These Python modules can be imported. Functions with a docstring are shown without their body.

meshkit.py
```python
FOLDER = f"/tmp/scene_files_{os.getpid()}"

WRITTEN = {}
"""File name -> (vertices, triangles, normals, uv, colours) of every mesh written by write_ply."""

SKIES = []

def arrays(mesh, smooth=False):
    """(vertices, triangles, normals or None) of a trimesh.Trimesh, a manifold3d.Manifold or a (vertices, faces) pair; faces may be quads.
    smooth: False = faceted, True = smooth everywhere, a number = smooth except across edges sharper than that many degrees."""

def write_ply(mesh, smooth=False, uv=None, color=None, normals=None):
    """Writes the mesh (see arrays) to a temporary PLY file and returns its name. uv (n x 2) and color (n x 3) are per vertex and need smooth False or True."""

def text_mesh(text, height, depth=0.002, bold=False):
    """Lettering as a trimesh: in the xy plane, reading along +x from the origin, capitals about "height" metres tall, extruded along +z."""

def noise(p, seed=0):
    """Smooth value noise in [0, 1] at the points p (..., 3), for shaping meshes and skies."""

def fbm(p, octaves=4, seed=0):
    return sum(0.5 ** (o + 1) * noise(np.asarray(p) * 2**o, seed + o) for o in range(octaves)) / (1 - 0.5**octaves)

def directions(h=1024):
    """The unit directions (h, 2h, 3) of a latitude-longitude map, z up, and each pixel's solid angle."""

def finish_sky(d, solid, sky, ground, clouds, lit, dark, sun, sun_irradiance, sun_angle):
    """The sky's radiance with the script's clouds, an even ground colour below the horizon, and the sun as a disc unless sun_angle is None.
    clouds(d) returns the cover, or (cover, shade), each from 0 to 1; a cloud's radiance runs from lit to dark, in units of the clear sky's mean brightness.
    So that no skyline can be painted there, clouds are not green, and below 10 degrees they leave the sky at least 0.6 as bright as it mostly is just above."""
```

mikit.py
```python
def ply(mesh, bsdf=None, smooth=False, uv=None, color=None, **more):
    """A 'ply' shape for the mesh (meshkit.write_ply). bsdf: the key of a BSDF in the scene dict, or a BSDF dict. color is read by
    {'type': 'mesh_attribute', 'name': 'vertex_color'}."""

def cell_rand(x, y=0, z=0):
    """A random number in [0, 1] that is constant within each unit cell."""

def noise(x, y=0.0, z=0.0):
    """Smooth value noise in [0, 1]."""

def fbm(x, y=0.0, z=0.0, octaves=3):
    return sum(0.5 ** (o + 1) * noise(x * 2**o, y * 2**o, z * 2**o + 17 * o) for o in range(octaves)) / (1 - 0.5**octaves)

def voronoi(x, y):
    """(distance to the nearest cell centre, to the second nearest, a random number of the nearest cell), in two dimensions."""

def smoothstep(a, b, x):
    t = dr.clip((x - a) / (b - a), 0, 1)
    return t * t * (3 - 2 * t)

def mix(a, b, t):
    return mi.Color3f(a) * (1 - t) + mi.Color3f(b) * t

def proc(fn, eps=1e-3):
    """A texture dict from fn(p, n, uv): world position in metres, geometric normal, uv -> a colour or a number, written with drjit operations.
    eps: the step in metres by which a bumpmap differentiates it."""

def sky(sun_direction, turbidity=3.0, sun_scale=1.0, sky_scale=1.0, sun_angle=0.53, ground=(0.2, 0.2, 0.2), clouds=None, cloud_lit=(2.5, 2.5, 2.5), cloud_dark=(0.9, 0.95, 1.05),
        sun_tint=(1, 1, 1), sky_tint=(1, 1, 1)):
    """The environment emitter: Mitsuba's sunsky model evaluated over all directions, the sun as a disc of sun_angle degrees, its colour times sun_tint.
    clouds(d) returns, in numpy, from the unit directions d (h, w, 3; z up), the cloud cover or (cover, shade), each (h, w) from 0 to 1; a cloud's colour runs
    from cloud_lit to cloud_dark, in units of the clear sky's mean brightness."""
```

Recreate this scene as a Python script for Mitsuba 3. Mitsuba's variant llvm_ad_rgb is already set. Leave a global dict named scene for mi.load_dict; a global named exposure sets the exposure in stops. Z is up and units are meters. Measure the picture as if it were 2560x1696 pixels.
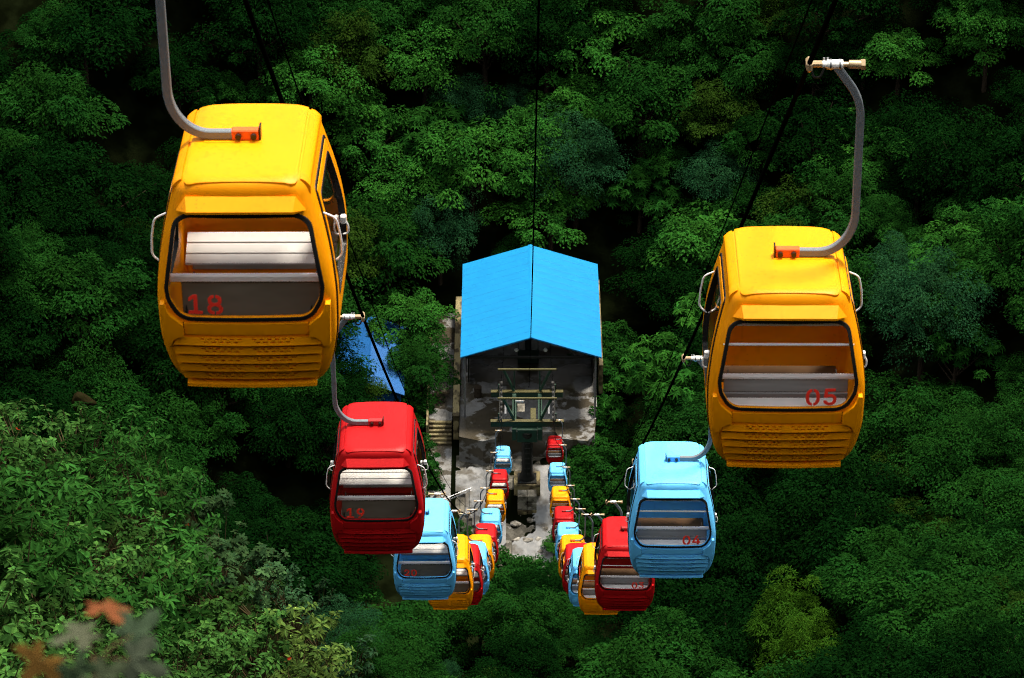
import math
import numpy as np, trimesh, manifold3d as m3, shapely, shapely.affinity
from shapely.geometry import Polygon, box as sbox, Point
import mitsuba as mi, drjit as dr, mikit, meshkit
from mikit import noise, fbm, smoothstep, mix, cell_rand
T = mi.ScalarTransform4f
rng = np.random.default_rng(11)
scene, labels = {'type': 'scene'}, {}

# ------------------------------------------------------------------ camera, sky, exposure
PITCH = math.radians(31.0)
CP, SP, FPX = math.cos(PITCH), math.sin(PITCH), 8500.0
scene['camera'] = {
    'type': 'thinlens', 'fov': math.degrees(2 * math.atan(1280 / FPX)), 'fov_axis': 'x',
    'to_world': T().look_at(origin=[0, 0, 0], target=[0, CP, -SP], up=[0, 0, 1]),
    'aperture_radius': 0.0062, 'focus_distance': 60.0, 'near_clip': 0.5, 'far_clip': 3000.0}
scene['sky_light'] = mikit.sky((0.22, 0.28, 0.935), turbidity=3, sun_scale=0.3, sun_angle=10, sun_tint=(0.95, 1.0, 1.06), ground=(0.03, 0.05, 0.02),
                               clouds=lambda d: (1.0, 1 - np.clip(d[..., 2], 0, 1)), cloud_lit=(0.84, 0.84, 0.84), cloud_dark=(0.36, 0.363, 0.37))
exposure = 4.2

# ------------------------------------------------------------------ materials
def rgb(c): return {'type': 'rgb', 'value': [float(x) for x in c]}
def two(b): return {'type': 'twosided', 'bsdf': b}
def prin(c, rough=0.5, metal=0.0, spec=0.5, coat=0.0, **k):
    d = {'type': 'principled', 'base_color': rgb(c) if isinstance(c, (tuple, list)) else c, 'roughness': rough, 'metallic': metal, 'specular': spec}
    if coat: d['clearcoat'] = coat; d['clearcoat_gloss'] = 0.9
    d.update(k); return d
def paint(c, c2):
    def f(p, n, uv):
        g = smoothstep(0.52, 0.75, fbm(p.x * 3.1, p.y * 3.1, p.z * 3.1, 4))
        s = smoothstep(0.70, 0.78, noise(p.x * 19, p.y * 19, p.z * 9)) * 0.35
        st = smoothstep(0.58, 0.9, noise(p.x * 34, p.y * 34, p.z * 2.2)) * smoothstep(0.35, 0.7, noise(p.x * 2, p.y * 2, p.z * 2))
        ch = smoothstep(0.80, 0.84, noise(p.x * 55, p.y * 55, p.z * 55)) * smoothstep(0.6, 0.75, noise(p.x * 4, p.y * 4, p.z * 4))
        k = mix(c, c2, dr.minimum(g * 0.25 + s * g * 0.4, 1.0))
        k = mix(k, [v * 0.45 for v in c2], st * 0.15)
        return mix(k, (0.05, 0.035, 0.025), ch * 0.18)
    return mikit.proc(f)
PAINT = {'yellow': ((0.85, 0.300, 0.001), (0.74, 0.225, 0.002)), 'red': ((0.40, 0.006, 0.008), (0.30, 0.008, 0.010)), 'blue': ((0.13, 0.54, 0.96), (0.10, 0.44, 0.86))}
for k, (a, b) in PAINT.items():
    scene['m_' + k] = two(prin(paint(a, b), 0.42, 0, 0.12))
M = {
    'rubber': prin((0.006, 0.006, 0.006), 0.5, 0, 0.35), 'steel': prin((0.145, 0.170, 0.195), 0.5, 0.1, 0.4),
    'alu': prin((0.88, 0.88, 0.88), 0.4, 0.05, 0.5), 'white': prin((0.82, 0.82, 0.80), 0.4, 0, 0.5), 'brass': prin((0.46, 0.34, 0.20), 0.4, 0.4, 0.5),
    'bolt': prin((0.02, 0.018, 0.016), 0.4, 0.5, 0.5), 'number': prin((0.92, 0.045, 0.025), 0.5, 0, 0.2), 'rope': prin((0.005, 0.005, 0.006), 0.6, 0.0, 0.1),
    'green_steel': prin((0.010, 0.035, 0.022), 0.5, 0, 0.4), 'yellow_steel': prin((0.055, 0.050, 0.012), 0.55, 0, 0.4), 'dark_steel': prin((0.008, 0.009, 0.008), 0.55, 0.2, 0.4),
    'grey_metal': prin((0.3, 0.31, 0.33), 0.35, 0.7, 0.5), 'bark': prin((0.030, 0.022, 0.014), 0.9, 0, 0.2), 'twig': prin((0.10, 0.075, 0.035), 0.8, 0, 0.2),
}
M['wheel'] = prin((0.07, 0.07, 0.072), 0.5, 0.3, 0.4)
M['rope'] = {'type': 'diffuse', 'reflectance': rgb((0.0025, 0.0025, 0.0025))}
for k, d in M.items(): scene['m_' + k] = two(d)
scene['m_floor'] = two(prin(mikit.proc(lambda p, n, uv: mix((0.075, 0.062, 0.042), (0.14, 0.125, 0.10), fbm(p.x * 6, p.y * 6, p.z * 6, 3))), 0.6, 0, 0.3))
scene['m_backrest'] = two(prin(mikit.proc(lambda p, n, uv: mix((0.13, 0.115, 0.085), (0.20, 0.185, 0.15), fbm(p.x * 4, p.y * 4, p.z * 11, 3))), 0.55, 0, 0.4))
scene['m_plank'] = two(prin(mikit.proc(lambda p, n, uv: mix((0.22, 0.225, 0.23), (0.34, 0.345, 0.35), fbm(p.x * 2, p.y * 9, p.z * 40, 3))), 0.42, 0.3, 0.5))
scene['m_seat'] = two(prin((0.62, 0.62, 0.61), 0.4, 0.1, 0.5))
scene['m_brown'] = two(prin((0.085, 0.045, 0.02), 0.6, 0, 0.2))
scene['m_glass'] = {'type': 'thindielectric', 'int_ior': 1.5}
vc = lambda: {'type': 'mesh_attribute', 'name': 'vertex_color'}
scene['m_leaf'] = two({'type': 'diffuse', 'reflectance': vc()})
scene['m_near_leaf'] = {'type': 'principledthin', 'base_color': vc(), 'roughness': 0.6, 'spec_trans': 0.0, 'diff_trans': 0.5, 'eta': 1.25}

def f_concrete(p, n, uv):
    a = fbm(p.x * 0.55, p.y * 0.8, p.z * 0.6, 5); b = fbm(p.x * 3.3 + 9, p.y * 3.3, p.z * 3, 4)
    wet = smoothstep(0.46, 0.53, a + (b - 0.5) * 0.22)
    pale = mix((0.19, 0.195, 0.20), (0.085, 0.083, 0.075), b)
    moss = smoothstep(0.55, 0.75, fbm(p.x * 0.9 + 40, p.y * 0.9, p.z, 4))
    pale = mix(pale, (0.06, 0.052, 0.02), moss * 0.75)
    return mix(pale, (0.034, 0.027, 0.015), wet * 0.9)
def f_concrete_rough(p, n, uv):
    a = fbm(p.x * 0.55, p.y * 0.8, p.z * 0.6, 5); b = fbm(p.x * 3.3 + 9, p.y * 3.3, p.z * 3, 4)
    return 0.75 - 0.5 * smoothstep(0.46, 0.53, a + (b - 0.5) * 0.22)
scene['m_concrete'] = two(prin(mikit.proc(f_concrete), mikit.proc(f_concrete_rough), 0, 0.45))
def f_slab(p, n, uv):
    a = fbm(p.x * 0.8 + 3, p.y * 0.8, p.z, 4); b = fbm(p.x * 4, p.y * 4, p.z * 4, 4)
    c = mix((0.15, 0.16, 0.17), (0.25, 0.255, 0.255), b)
    return mix(c, (0.05, 0.042, 0.028), smoothstep(0.50, 0.66, a) * 0.85)
scene['m_slab'] = two(prin(mikit.proc(f_slab), 0.7, 0, 0.35))
def f_dark(p, n, uv):
    b = fbm(p.x * 1.6, p.y * 1.6, p.z * 1.6, 5)
    c = mix((0.035, 0.032, 0.022), (0.17, 0.16, 0.13), smoothstep(0.38, 0.68, b))
    return mix(c, (0.24, 0.23, 0.20), smoothstep(0.62, 0.72, fbm(p.x * 3 + 7, p.y * 3, p.z * 3, 4)) * 0.6)
scene['m_yard'] = two(prin(mikit.proc(f_dark), 0.7, 0, 0.35))
def f_yellow(p, n, uv):
    b = fbm(p.x * 2.1, p.y * 1.3, p.z * 2, 4)
    return mix((0.19, 0.16, 0.08), (0.05, 0.04, 0.02), smoothstep(0.42, 0.62, b))
scene['m_kerb'] = two(prin(mikit.proc(f_yellow), 0.75, 0, 0.3))
def f_rock(p, n, uv):
    b = fbm(p.x * 2.4, p.y * 2.4, p.z * 3, 5)
    return mix((0.07, 0.063, 0.05), (0.30, 0.285, 0.25), smoothstep(0.35, 0.7, b))
scene['m_rock'] = two(prin(mikit.proc(f_rock), 0.8, 0, 0.3))
def f_mossrock(p, n, uv):
    b = fbm(p.x * 1.4, p.y * 1.4, p.z * 1.7, 4)
    return mix((0.006, 0.007, 0.002), (0.014, 0.012, 0.005), smoothstep(0.35, 0.7, b))
scene['m_mossrock'] = two({'type': 'diffuse', 'reflectance': mikit.proc(f_mossrock)})
def f_roof(p, n, uv):
    b = fbm(p.x * 0.5, p.y * 0.22, 3.0, 4)
    s = smoothstep(0.55, 0.8, fbm(p.x * 0.6 + 11, p.y * 3.0, 1.0, 3))
    return mix(mix((0.007, 0.20, 0.45), (0.006, 0.175, 0.41), b), (0.008, 0.15, 0.35), s * 0.3)
scene['m_roof'] = two(prin(mikit.proc(f_roof), 0.6, 0, 0.12))
def f_hut(p, n, uv):
    return mix((0.007, 0.095, 0.30), (0.006, 0.065, 0.22), fbm(p.x * 0.8, p.y * 0.8, p.z * 0.8, 4))
scene['m_hut'] = two(prin(mikit.proc(f_hut), 0.5, 0, 0.4))
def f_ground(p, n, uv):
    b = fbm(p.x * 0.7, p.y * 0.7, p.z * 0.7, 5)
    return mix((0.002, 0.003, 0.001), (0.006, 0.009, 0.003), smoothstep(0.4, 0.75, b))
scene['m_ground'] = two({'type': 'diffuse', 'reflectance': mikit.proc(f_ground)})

# ------------------------------------------------------------------ helpers
def mesh_of(mf):
    m = mf.to_mesh(); return trimesh.Trimesh(np.array(m.vert_properties)[:, :3], np.array(m.tri_verts), process=False)
def man(v, f): return m3.Manifold(m3.Mesh(np.asarray(v, np.float32), np.asarray(f, np.uint32)))
def hull(pts): return trimesh.convex.convex_hull(np.asarray(pts, float))
def cbox(c, s, b=0.01):
    hx, hy, hz = [x / 2 for x in s]; b = min(b, hx * 0.9, hy * 0.9, hz * 0.9); P = []
    for i in (-1, 1):
        for j in (-1, 1):
            for k in (-1, 1):
                P += [(i * hx, j * (hy - b), k * (hz - b)), (i * (hx - b), j * hy, k * (hz - b)), (i * (hx - b), j * (hy - b), k * hz)]
    return hull(np.array(P) + np.array(c))
def tube(path, r, n=8, section=None, up=(0, 1, 0)):
    P = np.asarray(path, float); k = len(P); r = np.broadcast_to(r, (k,)).astype(float)
    t = np.gradient(P, axis=0); t /= np.linalg.norm(t, axis=1)[:, None]
    u = np.cross(t, up); bad = np.linalg.norm(u, axis=1) < 1e-3; u[bad] = np.cross(t[bad], (0.3, 0.1, 1)); u /= np.linalg.norm(u, axis=1)[:, None]
    v = np.cross(u, t)
    S = section if section is not None else np.stack([np.cos(np.arange(n) * 2 * np.pi / n), np.sin(np.arange(n) * 2 * np.pi / n)], 1)
    n = len(S)
    V = (P[:, None] + r[:, None, None] * (S[None, :, :1] * u[:, None] + S[None, :, 1:] * v[:, None])).reshape(-1, 3)
    F = []
    for i in range(k - 1):
        for j in range(n):
            a, b = i * n + j, i * n + (j + 1) % n
            F += [(a, a + n, b), (b, a + n, b + n)]
    V = np.vstack([V, P[:1], P[-1:]]); e = k * n
    F += [(e, j, (j + 1) % n) for j in range(n)] + [(e + 1, (k - 1) * n + (j + 1) % n, (k - 1) * n + j) for j in range(n)]
    m = trimesh.Trimesh(V, F, process=False)
    return m
def norm(a): return a / np.maximum(np.linalg.norm(a, axis=-1, keepdims=True), 1e-9)
def cyl(p0, p1, r, n=14): return tube([p0, p1], r, n, up=(0.13, 0.2, 0.97))
def cat(l): return trimesh.util.concatenate(l)
def bezier_round(pts, rad, k=6):
    pts = [np.array(p, float) for p in pts]; out = [pts[0]]
    for a, b, c in zip(pts[:-2], pts[1:-1], pts[2:]):
        d0, d1 = a - b, c - b; r = min(rad, np.linalg.norm(d0) * 0.49, np.linalg.norm(d1) * 0.49)
        p, q = b + d0 / np.linalg.norm(d0) * r, b + d1 / np.linalg.norm(d1) * r
        for s in np.linspace(0, 1, k): out.append((1 - s) ** 2 * p + 2 * s * (1 - s) * b + s * s * q)
    out.append(pts[-1]); return np.array(out)
SQ = np.array([(0.8, 1), (-0.8, 1), (-1, 0.8), (-1, -0.8), (-0.8, -1), (0.8, -1), (1, -0.8), (1, 0.8)])
used = {}
def key_for(base):
    k = base; i = 0
    while k in used: i += 1; k = f'{base}_{i:03d}'
    used[k] = 1; return k
def put(base, mesh, bsdf, parent=None, smooth=30, to_world=None, **more):
    k = key_for((parent + '__' if parent else '') + base)
    d = mikit.ply(mesh, 'm_' + bsdf, smooth, **more)
    if to_world is not None: d['to_world'] = to_world
    scene[k] = d; return k
def put_dict(base, d, parent, to_world):
    k = key_for((parent + '__' if parent else '') + base); scene[k] = {**d, 'to_world': to_world}; return k
def tag(k, label=None, category=None, group=None, kind=None):
    e = labels.setdefault(k, {})
    for a, b in (('label', label), ('category', category), ('group', group), ('kind', kind)):
        if b: e[a] = b
    return k
def aff(R, t):
    A = np.eye(4); A[:3, :3] = R; A[:3, 3] = t; return T(A.tolist())
def rx(a): c, s = math.cos(a), math.sin(a); return np.array([[1, 0, 0], [0, c, -s], [0, s, c]])
def ry(a): c, s = math.cos(a), math.sin(a); return np.array([[c, 0, s], [0, 1, 0], [-s, 0, c]])
def rz(a): c, s = math.cos(a), math.sin(a); return np.array([[c, -s, 0], [s, c, 0], [0, 0, 1]])
def ray(px, py):                       # direction of the line of sight (for surveying positions)
    u, v = (px - 1280) / FPX, (py - 848) / FPX
    return np.array([u, CP - v * SP, -SP - v * CP])
def pixel(p):
    p = np.asarray(p, float); d = p[..., 1] * CP - p[..., 2] * SP; q = -p[..., 1] * SP - p[..., 2] * CP
    return 1280 + FPX * p[..., 0] / d, 848 + FPX * q / d

# ------------------------------------------------------------------ the lie of the land
def sm(a, b, x): t = np.clip((x - a) / (b - a), 0, 1); return t * t * (3 - 2 * t)
XC = 1.3
def ground(x, y, rough=True):
    x, y = np.asarray(x, float), np.asarray(y, float)
    up = np.interp(y, [-400, -140, -80, 0, 150, 172, 192, 205, 211.8, 236, 300, 420, 520, 900], [75, 75, 61, -3, -123, -137, -142.5, -143.4, -139.5, -139.3, -95, -12, 25, 40])
    w = sm(60, 150, y)
    side = np.maximum(0, np.abs(x - XC) - 12); side = 0.5 * np.minimum(side, 60) + 0.28 * np.clip(side - 60, 0, 200)
    g = up + side * (0.25 + 0.75 * w) + np.where(y > 236, 0.0, 0)
    xs = np.clip(x, -7.0, 30)
    sh = -8.55 - 1.22 * xs - 0.649 * y - 0.28 * np.maximum(0, y - 52) - 0.45 * np.maximum(0, 14 - y)
    a = np.clip(0.5 + 0.5 * (sh - g) / 2.0, 0, 1)
    g = g * (1 - a) + sh * a + 2.0 * a * (1 - a)
    if rough:
        p = np.stack([x * 0.11, y * 0.11, x * 0], -1)
        g = g + (meshkit.fbm(p, 4, 3) - 0.5) * 1.6 * sm(16, 60, y) * (1 - np.exp(-((x - XC) / 9) ** 4) * sm(198, 204, y) * (1 - sm(236, 240, y)))
    return g
def grid_mesh(xs, ys, zf):
    X, Y = np.meshgrid(xs, ys); Z = zf(X, Y); n, m = X.shape
    i = np.arange(n * m).reshape(n, m)
    F = np.vstack([np.stack([i[:-1, :-1], i[:-1, 1:], i[1:, 1:]], -1).reshape(-1, 3), np.stack([i[:-1, :-1], i[1:, 1:], i[1:, :-1]], -1).reshape(-1, 3)])
    return trimesh.Trimesh(np.stack([X, Y, Z], -1).reshape(-1, 3), F, process=False)
gx = np.unique(np.concatenate([np.linspace(-900, -60, 36), np.linspace(-60, 60, 121), np.linspace(60, 900, 36)]))
gy = np.unique(np.concatenate([np.linspace(-400, -20, 30), np.linspace(-20, 300, 261), np.linspace(300, 900, 40)]))
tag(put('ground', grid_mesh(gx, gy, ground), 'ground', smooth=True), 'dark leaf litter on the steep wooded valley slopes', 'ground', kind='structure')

# ------------------------------------------------------------------ station terrace
def bumpy(poly, z0, z1, bsdf, name, label, cat_, seed=0, amp=0.03, kind='structure'):
    m = trimesh.creation.extrude_polygon(poly, z1 - z0, engine='earcut'); m.apply_translation((0, 0, z0))
    k = put(name, m, bsdf, smooth=25); tag(k, label, cat_, kind=kind); return k
PZ = -137.2
plat = Polygon([(-3.9, 214.2), (-2.2, 213.6), (-1.3, 213.9), (-1.0, 214.9), (3.3, 214.9), (3.6, 214.0), (5.6, 213.6), (6.1, 214.4), (6.4, 218), (6.4, 236.5), (-3.9, 236.5)]).buffer(0.15).buffer(-0.1)
bumpy(plat, -140.2, PZ, 'concrete', 'platform', 'stained wet concrete platform under and before the blue roofed station', 'platform')
# yard in front: an uneven sheet with a fall towards the valley
def yard(x, y):
    p = np.stack([x * 0.5, y * 0.5, x * 0], -1)
    return ground(x, y, False) + 0.12 + (meshkit.fbm(p, 4, 9) - 0.5) * 0.7 - 0.9 * np.maximum(0, np.abs(x - 0.9) - 4.6) ** 2 * 0.25
tag(put('yard', grid_mesh(np.linspace(-4.2, 6.4, 60), np.linspace(204.3, 215, 60), yard), 'yard', smooth=True), 'dark muddy concrete and stone yard below the platform', 'ground', kind='structure')
def patch(name, poly, z, label, bsdf='slab'):
    pts = []
    mn = poly.bounds
    xs, ys = np.arange(mn[0], mn[2], 0.25), np.arange(mn[1], mn[3], 0.25)
    m = grid_mesh(xs, ys, lambda X, Y: yard(X, Y) + z + (meshkit.fbm(np.stack([X, Y, X * 0], -1) * 1.3, 3, 4) - .5) * .1)
    c = m.triangles_center; keep = shapely.contains_xy(poly, c[:, 0], c[:, 1]); m.update_faces(keep); m.remove_unreferenced_vertices()
    # give it a skirt so that it reads as a poured slab
    e = m.facets_boundary if False else None
    b = m.edges_sorted[trimesh.grouping.group_rows(m.edges_sorted, require_count=1)]
    V = np.vstack([m.vertices, m.vertices[b].reshape(-1, 3) - (0, 0, 0.5)]); n = len(m.vertices); F = [m.faces]
    for q, (i, j) in enumerate(b): F.append([[i, j, n + 2 * q], [j, n + 2 * q + 1, n + 2 * q]])
    tag(put(name, trimesh.Trimesh(V, np.vstack(F), process=False), bsdf, smooth=35), label, 'pavement', kind='structure')
patch('concrete_slab', Polygon([(-4.0, 212.6), (-2.6, 212.9), (-1.6, 212.1), (-0.6, 211.9), (-0.5, 207.5), (-1.4, 206.0), (-2.6, 206.5), (-2.4, 208.2), (-3.2, 209.2), (-3.3, 210.5), (-4.0, 211)]).buffer(.2), 0.22, 'pale bluish concrete slab left of the pylon below the platform')
patch('concrete_slab', Polygon([(1.7, 213.4), (5.2, 213.2), (4.6, 211.6), (3.2, 211), (3.2, 207.6), (2.6, 205.2), (0.3, 205.0), (0.2, 207), (1.9, 207.8)]).buffer(.2), 0.16, 'pale stained concrete slab right of the pylon foundation')
# side path with stairs
path_up = Polygon([(-6.3, 218.0), (-4.55, 218.0), (-4.55, 234), (-6.3, 234)])
bumpy(path_up, -140, -138.2, 'concrete', 'upper_path', 'narrow wet concrete path along the left side of the station', 'path')
bumpy(Polygon([(-6.3, 206.0), (-4.55, 206.0), (-4.55, 216.3), (-6.3, 216.3)]), -143.5, -139.36, 'concrete', 'lower_path', 'narrow wet concrete path below the stairs at the left', 'path')
st = tag(key_for('stairs'), 'short flight of mossy concrete steps left of the station platform', 'stairs')
for i in range(6):
    put('step', cbox((-5.42, 216.3 + 0.285 * i + 0.14, -139.36 + 0.195 * (i + 1) - 0.10), (1.7, 0.27, 0.18), 0.015), 'kerb', st, smooth=False)
put('stringer', hull([(x, y, z) for x in (-6.22, -4.6) for y, z in ((216.35, -139.4), (218.0, -139.4), (218.0, -138.35))]), 'yard', st, smooth=False)
kb = tag(key_for('kerb_wall'), 'thin yellowish kerb along the left edge of the side path', 'wall')
put('lower_kerb', cbox((-6.42, 211.2, -139.5), (0.16, 10.4, 1.2), 0.02), 'kerb', kb, smooth=False)
put('upper_kerb', cbox((-6.42, 225.5, -138.4), (0.16, 17.6, 1.2), 0.02), 'kerb', kb, smooth=False)
pw = tag(key_for('parapet_wall'), 'low yellowish moss stained wall beside the station platform', 'wall')
put('wall_body', cbox((-4.22, 225.0, -137.7), (0.42, 17.6, 2.2), 0.03), 'kerb', pw, smooth=False)
put('wall_cap', cbox((-4.22, 224.9, -136.56), (0.5, 17.8, 0.1), 0.02), 'kerb', pw, smooth=False)
rw = tag(key_for('parapet_wall'), 'thin yellowish wall along the right side of the station', 'wall')
put('wall_body', cbox((6.78, 227.0, -136.1), (0.3, 13.0, 2.6), 0.03), 'kerb', rw, smooth=False)

# ------------------------------------------------------------------ station building
SX, SY0, SY1, ZE, ZRG, HW = 1.42, 216.6, 230.6, -131.75, -130.05, 5.22
def hull_strip(prof, y0, a, b):
    n = len(prof); V = [(e[0], y0 + p, e[1] + z) for e in (a, b) for p, z in prof]; F = []
    for i in range(n):
        j = (i + 1) % n; F += [(i, j, n + j), (i, n + j, n + i)]
    F += [(0, i + 1, i) for i in range(1, n - 1)] + [(n, n + i, n + i + 1) for i in range(1, n - 1)]
    m = trimesh.Trimesh(V, F, process=False)
    if m.volume < 0: m.invert()
    return m
sta = tag(key_for('cable_car_station'), 'open cable car station with a bright blue gabled roof on posts', 'station')
for s, nm in ((-1, 'roof_slope'), (1, 'roof_slope')):
    a, b = np.array([SX + s * HW, ZE]), np.array([SX + s * 0.02, ZRG]); t = 0.07
    xs = np.linspace(0, 1, 9); ys = np.linspace(SY0, SY1, 15)
    top = grid_mesh(xs, ys, lambda X, Y: ZE + (ZRG - ZE) * X + 0.02 * np.sin(Y * 2.1 + s) * np.sin(X * 7) )
    v = top.vertices.copy(); v[:, 0] = SX + s * HW + (b[0] - a[0]) * v[:, 0]
    low = v - (0, 0, t); n = len(v); f = top.faces; bb = top.edges_sorted[trimesh.grouping.group_rows(top.edges_sorted, require_count=1)]
    F = np.vstack([f, f[:, ::-1] + n] + [[[i, j, i + n], [j, j + n, i + n]] for i, j in bb])
    rs = put(nm, trimesh.Trimesh(np.vstack([v, low]), F, process=False), 'roof', sta, smooth=30)
    wd = (SY1 - SY0) / 15
    for q in range(15):
        y0 = SY0 + q * wd; up_ = np.array([0, 0, 1.0]); jit = rng.uniform(-.004, .004)
        prof = [(0, .030), (.06, .052), (.11, .052), (.17, .034 + jit), (wd * .5, .034 + jit), (wd * .97, .036 + jit), (wd * .999, .026), (wd * .999, .018), (0, .018)]
        put('roof_sheet', hull_strip(prof, y0, a + np.array([s * .05, -.017]), b), 'roof', rs, smooth=False)
    put('eave_trim', cbox((SX + s * (HW + 0.02), (SY0 + SY1) / 2, ZE - 0.06), (0.05, SY1 - SY0 + 0.04, 0.16), 0.01), 'roof', rs, smooth=False)
put('ridge_cap', hull([(SX + dx, y, ZRG + dz) for dx, dz in ((-0.18, 0.012), (0.18, 0.012), (0, 0.085), (-0.18, -0.01), (0.18, -0.01)) for y in (SY0 - 0.02, SY1 + 0.02)]), 'roof', sta, smooth=False)
for (x, y) in ((-3.55, 216.9), (6.25, 216.9), (-3.55, 223.6), (6.25, 223.6), (-3.55, 230.2), (6.25, 230.2)):
    put('post', cyl((x, y, PZ - 0.02), (x, y, ZE - 0.02), 0.075, 12), 'grey_metal', sta)
for y in (217.0, 223.6, 230.2):
    put('roof_beam', cbox((SX, y, ZE - 0.22), (2 * HW - 0.3, 0.14, 0.2), 0.01), 'dark_steel', sta, smooth=False)
    for s in (-1, 1): put('rafter', tube([(SX + s * 4.9, y, ZE - 0.06), (SX, y, ZRG - 0.2)], 0.07, section=SQ), 'dark_steel', sta, smooth=False)
put('back_wall', cbox((SX, 231.2, -134.8), (9.4, 0.25, 5.4), 0.02), 'yard', sta, smooth=False)
for s in (-1, 1): put('lamp_bowl', trimesh.creation.icosphere(2, 0.16).apply_translation((SX + s * 1.1, 218.5, ZE - 0.5)), 'white', sta)
for s in (-1, 1): put('side_wall', cbox((SX + s * 4.75, 226.2, -134.5), (0.08, 9.4, 5.0), 0.01), 'dark_steel', sta, smooth=False)
bw = tag(key_for('drive_wheel'), 'large dark horizontal rope wheel in the shade under the blue roof', 'wheel')
ann = Point(0, 0).buffer(1.95, 48).difference(Point(0, 0).buffer(1.7, 48))
put('rim', trimesh.creation.extrude_polygon(ann, 0.2, engine='earcut').apply_translation((XC - .05, 225, -134.1)), 'dark_steel', bw, smooth=40)
for i in range(6):
    a = i * math.pi / 3; put('spoke', cyl((XC - .05, 225, -134), (XC - .05 + 1.72 * math.cos(a), 225 + 1.72 * math.sin(a), -134), 0.06, 8), 'dark_steel', bw)
put('shaft', cyl((XC - .05, 225, PZ), (XC - .05, 225, -133.6), 0.25, 16), 'green_steel', bw)
put('motor_housing', cbox((XC - .05, 225.6, -136.6), (1.6, 2.0, 1.2), 0.06), 'green_steel', bw, smooth=False)

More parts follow.
